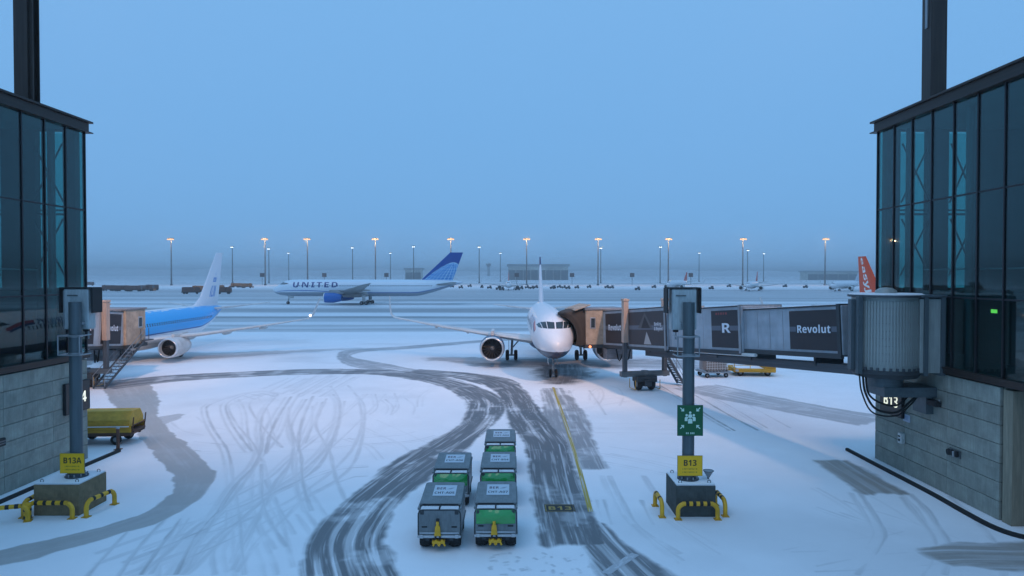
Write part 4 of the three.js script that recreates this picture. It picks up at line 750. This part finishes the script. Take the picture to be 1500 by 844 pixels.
function bridge(o) {
  const dx = o.E[0] - o.S[0], dz = o.E[1] - o.S[1], L = Math.hypot(dx, dz), phi = Math.atan2(o.h0 - o.h1, L);
  const t = thing('boarding_bridge', o.label, 'boarding bridge', [o.S[0], 0, o.S[1]], Math.atan2(dx, dz));
  const T = g => g.rotateX(phi).translate(0, o.h0, 0), fy = z => o.h0 + (o.h1 - o.h0) * z / L;
  const secs = [[o.z0 ?? 1.3, L * .4, 2.25, 2.3], [L * .3, L * .72, 2.6, 2.65], [L * .6, L + .2, 2.95, 3.0]];
  secs.forEach(([a, b, w, h], i) => {
    const s = part(t, 'tunnel_section', T(rbox(w, h, b - a, 0, h / 2 + .05 - i * .12, (a + b) / 2, .05)), M.tunnel);
    const y0 = .05 - i * .12;
    part(s, 'end_frame', [T(box(w + .14, h + .14, .22, 0, h / 2 + y0, a + .15))], i ? M.galv : M.tunnelDark);
    part(s, 'floor_rail', [T(box(.16, .24, b - a - .1, w / 2 - .02, y0 - .05, (a + b) / 2)), T(box(.16, .24, b - a - .1, -w / 2 + .02, y0 - .05, (a + b) / 2))], M.tunnelDark);
    part(s, 'roof_edge', [T(box(.1, .08, b - a - .1, w / 2, y0 + h, (a + b) / 2)), T(box(.1, .08, b - a - .1, -w / 2, y0 + h, (a + b) / 2))], M.tunnelDark);
    part(s, 'roof_snow', T(rbox(w - .3, .06, b - a - .5, 0, y0 + h + .03, (a + b) / 2 + .1, .03)), M.snow);
    const seams = []; for (let z = a + 1; z < b - .3; z += 1.15) for (const sd of [-1, 1]) seams.push(T(box(.012, h - .3, .02, sd * (w / 2 + .001), h / 2 + y0, z)));
    part(s, 'seam_strips', seams, M.tunnelBand).userData.kind = 'stuff';
  });
  // printed advertising panels on both sides
  const ad = (z, len, w, h, yc, m) => { for (const sd of [1, -1]) { const q = part(t, 'advert_panel', T(box(.02, h, len, sd * (w / 2 + .02), yc, z)), M.wrap); part(q, 'print', T(new THREE.PlaneGeometry(len - .02, h - .02).rotateY(sd * Math.PI / 2).translate(sd * (w / 2 + .033), yc, z)), m); } };
  for (const [z, len, i, m] of o.ads) { const [, , w, h] = secs[i]; ad(z, len, w, h * .84, h / 2 + .05 - i * .12, m); }
  // beam, pipe and cable tray under the tunnel
  part(t, 'support_beam', [T(box(.42, .42, L * .74, .55, -.62, L * .4)), T(box(.3, .3, L * .74, -.7, -.62, L * .4))], M.bridgeSteel);
  part(t, 'cable_hanger', [.12, .3, .42, .6, .74].map(q => T(box(1.6, .5, .14, 0, -.3, L * q))), M.tunnelDark);
  part(t, 'white_pipe', T(cyl(.1, .1, L * .32, 1.25, -.2, L * .42, 'z', 10)), M.white);
  // lift columns and drive bogie
  const zc = o.zc, cw = 1.72;
  for (const s of [-1, 1]) {
    const c = part(t, 'lift_column', rbox(.42, fy(zc) + 2.6 - 3.0, .5, s * cw, (fy(zc) + 2.6 + 3.0) / 2 + .9, zc, .03), M.tanCol);
    part(c, 'inner_column', box(.3, 3.0, .36, s * cw, 2.6, zc), M.bridgeSteel); part(c, 'column_cap', rbox(.5, .2, .6, s * cw, fy(zc) + 3.6, zc, .04), M.tanCol);
  }
  part(t, 'cross_beam', [box(cw * 2 + .7, .4, .5, 0, 1.35, zc), cyl(.3, .3, .5, 0, 1.35, zc)], M.steel);
  const bg = part(t, 'drive_bogie', [rbox(1.7, .5, 1.1, 0, .95, zc, .05), box(.3, .6, .3, 0, 1.1, zc), box(.6, .5, 1.5, 0, .65, zc)], M.tunnelDark);
  for (const s of [-1, 1]) { const w = part(bg, 'wheel', new THREE.TorusGeometry(.38, .17, 10, 24).scale(1, 1, 1.3).rotateY(Math.PI / 2).translate(s * .55, .55, zc), M.rubber); part(w, 'hub', cyl(.28, .28, .3, s * .55, .55, zc, 'x', 14), M.rim); }
  part(bg, 'guard', [bar(V(-1.05, .15, zc - .6), V(-1.05, .9, zc - .6), .03), bar(V(-1.05, .15, zc + .6), V(-1.05, .9, zc + .6), .03), bar(V(-1.05, .15, zc - .6), V(-1.05, .15, zc + .6), .03), bar(V(1.05, .15, zc - .6), V(1.05, .9, zc - .6), .03), bar(V(1.05, .15, zc + .6), V(1.05, .9, zc + .6), .03), bar(V(1.05, .15, zc - .6), V(1.05, .15, zc + .6), .03)], M.yellowDull);
  // cab turned to the aircraft, with a pleated canopy
  const y = o.h1 - .15, cx = o.cab ?? 1.15;
  const cab = part(t, 'cab', rbox(3.7, 3.1, 2.9, cx, y + 1.55, L + 1.5, .08), M.tan);
  part(cab, 'cab_roof', [rbox(3.9, .16, 3.1, cx, y + 3.16, L + 1.5, .04)], M.tunnelBand);
  part(cab, 'cab_floor', box(3.9, .3, 3.1, cx, y - .1, L + 1.5), M.tunnelDark);
  part(cab, 'cab_post', [-1, -.55].map(q => box(.18, 3.0, .1, cx + .4 + q * 1.1, y + 1.55, L + .02)), M.tunnelBand);
  const cwn = part(cab, 'cab_window', rbox(.5, 1.0, .06, cx + 1.2, y + 1.95, L + .04, .025), M.alu); part(cwn, 'pane', rbox(.34, .8, .04, cx + 1.2, y + 1.95, L + .01, .02), M.cockpit);
  const sw = part(cab, 'cab_window', rbox(.06, 1.0, .6, cx - 1.86, y + 1.95, L + 2.1, .025), M.alu); part(sw, 'pane', rbox(.04, .8, .44, cx - 1.885, y + 1.95, L + 2.1, .02), M.cockpit);
  part(cab, 'roof_flap', box(1.5, .08, 3.0, cx + 2.15, y + 3.3, L + 1.5, 0, 0, -.32), M.tan);
  const x0 = cx + 1.85, N = 28, [hx, hy, ha, hb] = o.hull, x1 = hx - ha - .1, skinX = q => hx - ha * Math.sqrt(Math.max(.02, 1 - clamp((q - hy) / hb, -.99, .99) ** 2)) - .06; // the hood ends on the round of the fuselage
  part(t, 'canopy', grid(N, 24, (u, v) => {
    const pl = (Math.round(u * N) % 2 ? .05 : -.04), hgt = 3.2 - .72 * u * u + pl, zz = 1.42 + pl, a = v * Math.PI;
    const c = Math.cos(a), s = Math.sin(a), q = 1 / Math.pow(Math.abs(c) ** 5 + Math.abs(s) ** 5, .2);
    const yy = y + .02 + hgt * Math.min(1, s * q); return V(lerp(x0, skinX(yy), u), yy, L + 1.5 + zz * clamp(c * q, -1, 1));
  }), M.canopy);
  part(t, 'canopy_floor', box(x1 - x0, .14, 2.6, (x0 + x1) / 2, y - .02, L + 1.5), M.tunnelDark);
  part(t, 'service_box', [rbox(2.4, .95, .9, .2, y - .75, L - .2, .04), box(.9, .75, .8, -.8, y - .7, L + 1)], M.tunnelBand);
  part(t, 'hose_reel', [cyl(.4, .4, .25, 1.2, y - .6, L + 1.8, 'x'), tube([V(.6, y - .3, L - .8), V(.4, y - 1.3, L - 1), V(.1, y - .6, L - 1.3), V(-.2, y - 1.2, L - 1.5), V(-.4, y - .2, L - 1.6)], .06)], M.rubber);
  part(t, 'warning_lamp', new THREE.SphereGeometry(.11, 12, 8).translate(cx + 1.5, y - .12, L - .1), M.lampRed);
  if (o.stairs) stairs(t, o.stairs[0], o.stairs[1], .95, 15);
  part(t, 'stair_landing', [box(1.2, .1, 1.4, o.stairs[0].x, o.stairs[0].y, o.stairs[0].z + (o.landing ?? 0)), bar(V(o.stairs[0].x - .5, o.stairs[0].y, o.stairs[0].z - .6), V(o.stairs[0].x - .5, o.stairs[0].y + 1.1, o.stairs[0].z - .6), .03), bar(V(o.stairs[0].x - .5, o.stairs[0].y, o.stairs[0].z + .6), V(o.stairs[0].x - .5, o.stairs[0].y + 1.1, o.stairs[0].z + .6), .03)], M.bridgeSteel);
  return t;
}
{
  const L = Math.hypot(16.55 - 9.5, 61 - 30.5);
  bridge({ label: 'long grey boarding bridge reaching the white airliner at the B13 stand', S: [16.55, -30.5], E: [9.5, -61], h0: 5.65, h1: 3.3, zc: 25.8, ads: [[3.3, 3.7, 0, wordAd], [11.1, 3.3, 1, letterAd], [22.1, 6.8, 2, pyramidAd], [28.6, 4.2, 2, wordAd]], stairs: [V(-1.9, 3.45, 27.3), V(-4.1, .1, 27.6)], hull: [5.95, 3.85, 1.99, 2.08], cab: 1.25 });
  bridge({ label: 'boarding bridge with tan cab reaching the bright blue airliner', S: [-36.6, -38.0], E: [-35.2, -59.8], h0: 5.3, h1: 3.3, zc: 19.2, ads: [[16.9, 2.2, 2, wordAd], [20.2, 2.6, 2, wordAd], [10.5, 3, 1, letterAd]], stairs: [V(-1.35, 3.4, 24.4), V(-1.75, .1, 18.2)], landing: .5, hull: [5.75, 3.36, 1.88, 2.0], cab: .15 });
}
{ // round entry drum bolted to the right pavilion
  const t = thing('bridge_rotunda', 'grey ribbed entry drum of the bridge bolted to the pavilion wall', 'rotunda', [16.55, 0, -30.5]);
  const y0 = 5.05, y1 = 8.32, R = 1.38;
  part(t, 'drum', cyl(R, R, y1 - y0, 0, (y0 + y1) / 2, 0, 'y', 48), M.rotunda);
  const sl = []; for (let k = 0; k < 72; k++) { const a = k / 72 * 2 * Math.PI; sl.push(box(.07, y1 - y0 - .5, .05, 0, (y0 + y1) / 2 + .1, R + .006).rotateY(a)); }
  part(t, 'shutter_slats', sl, M.rotunda).userData.kind = 'stuff';
  for (let k = 0; k < 9; k++) part(t, 'shutter_hoop', new THREE.TorusGeometry(R + .006, .012, 5, 60).rotateX(Math.PI / 2).translate(0, y0 + .55 + k * .32, 0), M.galv);
  part(t, 'roof_rim', cyl(R + .16, R + .16, .1, 0, y1 + .05, 0, 'y', 48), M.bridgeSteel);
  part(t, 'roof_snow', lathe([[0, y1 + .17], [R, y1 + .16], [R + .1, y1 + .12], [R + .12, y1 + .09]], 40), M.snow);
  part(t, 'roof_dome', lathe([[0, y1 + .42], [.25, y1 + .39], [.42, y1 + .28], [.46, y1 + .14]], 24), M.rotunda);
  part(t, 'base_rim', [cyl(R + .1, R + .1, .16, 0, y0 + .05, 0, 'y', 48), cyl(R - .1, R + .02, .2, 0, y0 - .12, 0, 'y', 48)], M.tunnelDark);
  const teeth = []; for (let k = 0; k < 36; k++) teeth.push(box(.1, .12, .05, 0, y0 + .2, R + .07).rotateY(k / 36 * 2 * Math.PI)); part(t, 'drip_edge', teeth, M.bridgeSteel).userData.kind = 'stuff';
  part(t, 'neck', cyl(.72, .72, .5, 0, y0 - .42, 0, 'y', 32), M.poleGrey);
  part(t, 'bracket', [box(2.35, .42, 1.5, .75, y0 - .86, 0), box(.35, 1.0, 1.0, 1.7, y0 - 1.35, 0)], M.poleGrey);
  for (const [w, d, x, z, e] of [[.2, .26, -1.45, .55, .1], [.2, .3, -1.6, .2, -.2], [.25, .3, -.4, -1.45, 0]]) part(t, 'jamb', box(w, y1 - y0 + e, d, x, (y0 + y1) / 2, z), M.poleGrey);
  part(t, 'link_corridor', rbox(1.1, y1 - y0 - .1, 2.5, 1.33, (y0 + y1) / 2, .02, .03), M.rotunda);
  part(t, 'corridor_frame', [box(.16, y1 - y0 + .1, 2.7, 1.0, (y0 + y1) / 2, .02), box(.16, y1 - y0 + .1, 2.7, 1.72, (y0 + y1) / 2, .02), box(1.1, .1, 2.7, 1.33, y1 + .06, .02)], M.poleGrey);
  for (const [a, b, r] of [[0, 1.6, .05], [.12, 1.3, .045], [-.15, 1.75, .035]]) part(t, 'cable', tube([V(-1.2 + a, y0 - .1, .4), V(-1.15 + a, y0 - .9, .55), V(-.7 + a, y0 - b, .6), V(.2, y0 - b - .15, .55), V(.9, y0 - b + .3, .4), V(1.5, y0 - .9, .2)], r, 40), M.rubber);
  const l = thing('wall_lamp', 'dark bulkhead lamp on the wall beside the rotunda bracket', 'lamp', [18.39, 3.75, -29.7], -Math.PI / 2);
  part(l, 'housing', rbox(.62, .26, .3, 0, 0, .15, .05), M.black); part(l, 'arm', bar(V(.2, .05, 0), V(.45, .2, .2), .04), M.steel);
}

/* ------------------------------------------------------------------ covered baggage carts parked in two rows */
function cart(x, z, code, tarp, label) {
  const t = thing('baggage_cart', label, 'baggage cart', [x, 0, z], 0, 'covered baggage carts parked in two rows');
  const W = 1.42, Lc = 2.4;
  const rr2 = (w, h, r, y0) => { const s = new THREE.Shape(); s.moveTo(-w / 2, y0); s.lineTo(w / 2, y0); s.lineTo(w / 2, y0 + h - r); s.quadraticCurveTo(w / 2, y0 + h, w / 2 - r, y0 + h); s.lineTo(-w / 2 + r, y0 + h); s.quadraticCurveTo(-w / 2, y0 + h, -w / 2, y0 + h - r); return s; };
  part(t, 'chassis', [box(W - .1, .12, Lc, 0, .5, -Lc / 2), box(.12, .1, Lc, .4, .4, -Lc / 2), box(.12, .1, Lc, -.4, .4, -Lc / 2), box(W - .2, .1, .1, 0, .33, -.55), box(W - .2, .1, .1, 0, .33, -1.9)], M.tunnelDark);
  for (const [wx, wz] of [[-.5, -.42], [.5, -.42], [-.5, -1.9], [.5, -1.9]]) { const w = part(t, 'wheel', new THREE.TorusGeometry(.19, .085, 10, 22).scale(1, 1, 2.4).rotateY(Math.PI / 2).translate(wx, .275, wz), M.rubber); part(w, 'hub', cyl(.13, .13, .2, wx, .275, wz, 'x', 14), M.rim); }
  const fp = part(t, 'front_panel', new THREE.ExtrudeGeometry(rr2(W, .92, .14, .46), { depth: .05, bevelEnabled: true, bevelSize: .012, bevelThickness: .012, bevelSegments: 2 }).translate(0, 0, -.06), M.cartGrey);
  part(fp, 'rib', [-.36, -.12, .36].map(q => box(.03, .7, .02, q, .9, .01)), M.cartGrey);
  part(fp, 'rim', tube([[-W / 2, .5], [-W / 2, 1.2], [-W / 2 + .02, 1.3], [-W / 2 + .14, 1.38], [0, 1.385], [W / 2 - .14, 1.38], [W / 2 - .02, 1.3], [W / 2, 1.2], [W / 2, .5]].map(q => V(q[0], q[1], .0)), .022, 60, 6), M.tunnelDark);
  part(t, 'under_cart_shade', box(W - .16, .26, Lc - .2, 0, .38, -Lc / 2 - .05), M.black);  // black box added to stand for the shade between the wheels
  part(fp, 'bumper', [rbox(W + .04, .09, .1, 0, .5, .02, .03), box(W - .1, .05, .04, 0, .62, .02)], M.alu);
  for (const s of [-1, 1]) { part(fp, 'reflector', rbox(.13, .12, .05, s * (W / 2 - .12), .52, .08, .02), M.alu); part(fp, 'hinge', box(.18, .04, .03, s * .5, .82, .012), M.black); part(fp, 'corner_pad', rbox(.12, .12, .06, s * (W / 2 - .13), 1.3, .012, .02), M.tunnelDark); }
  if (tarp) part(t, 'green_tarp', grid(18, 12, (u, v) => { const a = (u - .5) * 2, b = v; return V(a * (W / 2 - .05), lerp(.9, 1.37, b), .02 + .13 * (1 - a * a * a * a) * Math.sin(Math.PI * Math.min(1, b * .92 + .06)) + .09 * (fbm(u * 6 + x * 3, v * 2.5 + u * 2 + z, 3) - .5)); }), M.tarp);
  for (const s of [-1, 1]) { part(t, 'side_panel', box(.04, .86, Lc - .15, s * (W / 2 - .02), .97, -Lc / 2 - .02), M.alu); part(t, 'side_rail', [box(.06, .06, Lc - .1, s * (W / 2), 1.4, -Lc / 2 - .02), box(.06, .06, Lc - .1, s * (W / 2), .56, -Lc / 2 - .02)], M.cartGrey); }
  part(t, 'rear_panel', box(W - .04, .95, .05, 0, 1.0, -Lc + .02), M.cartGrey);
  part(t, 'ledge_snow', [rbox(W * .44, .06, .3, -W * .23, 1.385, -.2, .025), rbox(W * .44, .06, .3, W * .23, 1.385, -.2, .025)], M.snow);
  part(t, 'ledge', box(W - .08, .03, .4, 0, 1.345, -.22), M.cartGrey);
  part(t, 'strut', [box(.04, .1, .3, 0, 1.41, -.2), box(W - .2, .035, .035, 0, 1.455, -.37)], M.black);
  // sloping hood with the number plate on it
  const hood = new THREE.ExtrudeGeometry((() => { const s = new THREE.Shape(), w = W - .03, l = 1.92, r = .16; s.moveTo(-w / 2, 0); s.lineTo(w / 2, 0); s.lineTo(w / 2, l - r); s.quadraticCurveTo(w / 2, l, w / 2 - r, l); s.lineTo(-w / 2 + r, l); s.quadraticCurveTo(-w / 2, l, -w / 2, l - r); return s; })(), { depth: .05, bevelEnabled: true, bevelSize: .015, bevelThickness: .015, bevelSegments: 2 });
  const tilt = g => g.rotateX(-Math.PI / 2 + .075).translate(0, 1.43, -.38);
  const hd = part(t, 'hood', tilt(hood), M.cartGrey);
  part(hd, 'hood_side', [box(.03, .16, 1.85, W / 2 - .03, 1.43, -1.32, .06), box(.03, .16, 1.85, -W / 2 + .03, 1.43, -1.32, .06)], M.cartGrey);
  part(hd, 'number_plate', tilt(new THREE.PlaneGeometry(.8, .98).translate(.05, 1.12, .072)), printed(canvasTex(256, 368, (g, w, h) => { g.fillStyle = '#b9c3cc'; g.fillRect(0, 0, w, h); g.fillStyle = '#2a2f38'; g.save(); g.scale(1, 1.75); g.font = 'bold 62px sans-serif'; g.fillStyle = '#4c3140'; g.fillText('BER', 24, 88); g.fillStyle = '#8b95a2'; g.beginPath(); g.moveTo(140, 84); g.lineTo(190, 56); g.lineTo(236, 50); g.lineTo(196, 84); g.fill(); g.fillStyle = '#252a33'; g.font = 'bold 58px sans-serif'; g.fillText(code, 12, 172, 234); g.restore(); }), .6));
  // folded yellow drawbar
  const db = part(t, 'drawbar', [prism([[-.1, .56], [.1, .56], [.07, .86], [.035, .9], [.035, 1.02], [-.035, 1.02], [-.035, .9], [-.07, .86]], .06, .01).translate(-.05, 0, .06)], M.yellow);
  part(db, 'hitch', [box(.42, .08, .2, -.02, .34, .05), bar(V(-.2, .22, .12), V(-.1, .42, .12), .035), bar(V(0, .22, .12), V(-.1, .42, .12), .035), bar(V(0, .22, .12), V(.1, .42, .12), .035), bar(V(.2, .22, .12), V(.1, .42, .12), .035)], M.yellow);
  part(db, 'draw_link', [bar(V(-.14, .4, .1), V(-.1, .62, .08), .03), bar(V(.04, .4, .1), V(.02, .62, .08), .03), box(.1, .1, .08, -.05, 1.05, .06)], M.black);
  return t;
}
M.tarp = new THREE.MeshPhysicalMaterial({ color: new THREE.Color().setRGB(.02, .30, .06), roughness: .16, clearcoat: 1, clearcoatRoughness: .08 });
cart(-2.44, -23.0, 'CHT-A05', false, 'covered cart with a bare grey front panel marked CHT-A05');
cart(-2.44, -27.3, 'CHT-A06', true, 'covered cart with green tarp standing behind the grey-fronted cart');
cart(-.55, -23.1, 'CHT-A07', true, 'covered cart with green tarp leading the row of three carts');
cart(-.55, -27.4, 'CHT-B54', true, 'covered cart with green tarp in the middle of the row of three');
cart(-.55, -31.8, 'CHT-A02', true, 'covered cart with green tarp last in the row of three carts');

/* ------------------------------------------------------------------ other ground equipment */
{
  const t = thing('tarpaulin_trailer', 'low trailer under a yellow tarpaulin hood beside the left pavilion', 'trailer', [-22.6, 0, -38.2], .06);
  part(t, 'deck', [box(3.5, .16, 1.6, 0, .62, 0), box(3.3, .14, .14, 0, .5, .5), box(3.3, .14, .14, 0, .5, -.5)], M.rust);
  part(t, 'side_board', [box(3.5, .4, .05, 0, .88, .8), box(3.5, .4, .05, 0, .88, -.8)], M.yellowDull);
  part(t, 'hood', prism([[-.78, 1.0], [.78, 1.0], [.78, 1.35], [.45, 1.78], [-.45, 1.78], [-.78, 1.35]], 3.3, .02).rotateY(Math.PI / 2).translate(-1.65, 0, 0), M.yellowTarp);
  part(t, 'board_snow', [rbox(3.3, .05, .1, 0, 1.02, .86, .02)], M.snow);
  for (const [x, z] of [[.9, .7], [.9, -.7], [-1.1, .7], [-1.1, -.7]]) { const w = part(t, 'wheel', new THREE.TorusGeometry(.2, .09, 8, 20).scale(1, 1, 1.4).translate(x, .29, z), M.rubber); part(w, 'hub', cyl(.13, .13, .14, x, .29, z, 'z', 12), M.rim); }
  part(t, 'end_frame', [bar(V(1.75, .6, .7), V(1.85, 1.5, .7), .035), bar(V(1.75, .6, -.7), V(1.85, 1.5, -.7), .035), bar(V(1.8, 1.05, -.7), V(1.8, 1.05, .7), .03), box(.3, .1, 1.3, 1.7, .72, 0)], M.rust);
}
{
  const t = thing('cargo_dolly', 'low roller dolly carrying the netted cargo load', 'dolly', [18.45, 0, -63.2], .15);
  part(t, 'deck', [box(2.5, .14, 2.0, 0, .5, 0), box(2.6, .1, .1, 0, .48, 1.0)], M.galv);
  for (let k = 0; k < 8; k++) part(t, 'roller', cyl(.06, .06, 1.8, -1.1 + k * .31, .6, 0, 'z', 10), M.alu);
  for (const [x, z] of [[-.9, .8], [.9, .8], [-.9, -.8], [.9, -.8]]) { const w = part(t, 'wheel', new THREE.TorusGeometry(.15, .07, 8, 18).scale(1, 1, 1.4).translate(x, .22, z), M.rubber); part(w, 'hub', cyl(.1, .1, .12, x, .22, z, 'z', 12), M.rim); }
  const c = thing('cargo_load', 'rounded cargo load under brownish plastic and a pale net', 'cargo', [18.45, .66, -63.2], .15);
  part(c, 'cover', grid(28, 14, (u, v) => { const a = u * 2 * Math.PI, e = v * 1.02, c2 = Math.cos(a), s2 = Math.sin(a), q = 1 / Math.pow(c2 ** 4 + s2 ** 4, .25), r = Math.pow(Math.max(0, 1 - (Math.max(0, e - .55) / .47) ** 2.2), .5), w = .06 * (noise(u * 9, v * 5) - .5); return V((1.12 + w) * c2 * q * r, 1.75 * Math.min(1, e), (.92 + w) * s2 * q * r); }), mat(.26, .22, .2, .35, 0, { map: streaky }));
  const net = []; for (let k = 0; k < 9; k++) { const x = -1 + k * .25; net.push(bar(V(x, .05, .97), V(x * .95, .85, .96), .02, 5), bar(V(x * .95, .85, .96), V(x * .8, 1.42, .5), .02, 5)); } for (let k = 0; k < 4; k++) net.push(bar(V(-1.05, .2 + k * .22, .97), V(1.05, .2 + k * .22, .97), .02, 5));
  part(c, 'net', net, M.white);
}
{
  const t = thing('cargo_transporter', 'low yellow cargo transporter with empty snowy deck beside the netted load', 'transporter', [22.4, 0, -64.4], -.1);
  part(t, 'frame', [rbox(3.7, .34, .3, 0, .55, 1.25, .04), rbox(3.7, .34, .3, 0, .55, -1.25, .04), rbox(.3, .34, 2.6, -1.75, .55, 0, .04)], M.yellowDull);
  part(t, 'deck', box(3.1, .1, 2.2, -.1, .6, 0), M.galv); part(t, 'deck_snow', rbox(2.4, .06, 1.9, -.3, .68, 0, .03), M.snow);
  part(t, 'engine_box', rbox(1.0, .95, 2.3, 1.45, .85, 0, .06), M.yellowDull);
  const cb = part(t, 'driver_rail', [bar(V(-1.8, .7, 1.3), V(-1.8, 1.35, 1.3), .03), bar(V(-.4, .7, 1.3), V(-.4, 1.35, 1.3), .03), bar(V(-1.8, 1.35, 1.3), V(-.4, 1.35, 1.3), .03)], M.yellow);
  part(cb, 'lamp_box', rbox(.3, .2, .08, -1.6, .55, 1.42, .02), M.alu);
  for (const [x, z] of [[-1.2, 1.05], [1.2, 1.05], [-1.2, -1.05], [1.2, -1.05]]) { const w = part(t, 'wheel', new THREE.TorusGeometry(.2, .1, 8, 20).scale(1, 1, 1.4).translate(x, .3, z), M.rubber); part(w, 'hub', cyl(.14, .14, .16, x, .3, z, 'z', 12), M.rim); }
  part(t, 'tow_frame', [beam(V(-1.8, .5, -.4), V(-3.4, .45, -1.2), .2, .2), beam(V(-1.8, .5, .6), V(-3.4, .45, -1.2), .2, .2)], M.yellowDull);
}
// far vehicles along the field
function truck(body, long, plow) {
  const t = new THREE.Group(), l = long;
  part(t, 'chassis', box(l, .5, 2.3, 0, .95, 0), M.truckDark);
  const c = part(t, 'cab', prism([[-1.1, 0], [1.1, 0], [1.1, 1.1], [.75, 2.3], [-1.1, 2.3]], 2.4, .06).translate(l / 2 - 1.1, 1.15, -1.2), body); part(c, 'windscreen', box(.08, .95, 2.1, l / 2 - .02, 2.8, 0, 0, 0, .3), M.cockpit);
  part(t, 'load_body', [rbox(l - 2.8, 2.1, 2.5, -1.2, 2.2, 0, .12), box(l - 3.2, .3, 2.1, -1.2, 3.35, 0)], body);
  for (const x of [-l / 2 + 1.2, -l / 2 + 2.5, l / 2 - 1.3]) for (const z of [-1.05, 1.05]) part(t, 'wheel', cyl(.55, .55, .4, x, .55, z, 'z', 16), M.rubber);
  if (plow) part(t, 'plough_blade', prism([[0, 0], [.25, 0], [.5, .6], [.45, 1.3], [.2, 1.3], [.2, .6]], 3.6, .02).translate(l / 2 + .4, .15, -1.8), M.truckOrange);
  part(t, 'beacon', cyl(.18, .15, .3, l / 2 - 1.2, 3.65, 0), M.truckOrange); part(t, 'headlamp', [box(.08, .25, .3, l / 2 + .02, 1.35, .8), box(.08, .25, .3, l / 2 + .02, 1.35, -.8)], M.white);
  return t;
}
function tugVehicle() {
  const t = new THREE.Group();
  part(t, 'body', [rbox(3.4, .8, 1.7, 0, .85, 0, .1), rbox(1.3, .5, 1.6, -1.0, 1.3, 0, .1)], M.truckDark); part(t, 'cabin', [rbox(1.3, 1.1, 1.5, .6, 1.75, 0, .08)], M.cockpit); part(t, 'roof', rbox(1.45, .1, 1.6, .6, 2.35, 0, .04), M.planeGrey);
  for (const [x, z] of [[-1.1, .75], [1.1, .75], [-1.1, -.75], [1.1, -.75]]) part(t, 'wheel', cyl(.4, .4, .3, x, .4, z, 'z', 14), M.rubber);
  return t;
}
{
  const put = (src, name, label, cat, group, px, d, turn) => { const o = src.clone(); o.name = numbered(name); o.userData = { label, category: cat, group }; o.position.set((px - 750) * d / 1010, 0, -d); o.rotation.y = turn; scene.add(o); };
  const a = truck(M.truck, 8.5, false), b = truck(M.truck, 8.5, true), c = truck(M.truckOrange, 8, true), e = tugVehicle();
  [[160, 420, 3.0, b], [178, 412, 0, a], [196, 405, .1, a], [214, 418, .05, b], [223, 440, 2.8, b], [130, 640, .4, a]].forEach(([p, d, r, s]) => put(s, 'snow_truck', 'dark brown snow clearing truck in the line parked across the apron', 'truck', 'snow trucks across the apron', p, d, r));
  [[279, 350, .5, a], [292, 395, 2.9, c], [326, 352, .1, a], [346, 540, 3.0, c], [361, 520, .2, c], [318, 420, .2, c]].forEach(([p, d, r, s]) => put(s, 'work_truck', 'orange and brown work truck standing beyond the blue airliner', 'truck', 'work trucks beyond the blue airliner', p, d, r));
  [[133, 335, 0], [688, 560, .2], [706, 520, 1.4], [717, 490, .1], [730, 455, .3], [735, 435, .1], [758, 440, 3.0], [763, 470, .2], [772, 500, .1], [779, 480, .1], [785, 510, .3], [809, 480, .1], [811, 500, .4], [819, 520, .1], [826, 500, 0], [832, 480, .2], [845, 500, .1], [863, 520, .1], [889, 510, .2], [896, 500, .1], [934, 440, .1], [1042, 470, .2], [1180, 520, .1], [1150, 560, .2], [1068, 560, 0], [958, 520, .2], [662, 540, .1], [675, 500, .1], [590, 600, .2]].forEach(([p, d, r]) => put(e, 'apron_tug', 'small dark apron vehicle standing far across the snowy field', 'vehicle', 'apron vehicles far across the field', p, d, r));
  for (const p of [384, 475, 566, 757, 838, 926, 1012]) { const t = thing('field_marker', 'small dark square marker board on a post at the runway side', 'marker board', [(p - 750) * 700 / 1010, 0, -700], 0, 'marker boards at the runway side'); part(t, 'post', cyl(.2, .2, 8, 0, 4, 0, 'y', 8), M.truckDark); part(t, 'board', box(4.5, 4, .4, 0, 10, 0), M.truckDark); }
}
renderer.render(scene, camera);
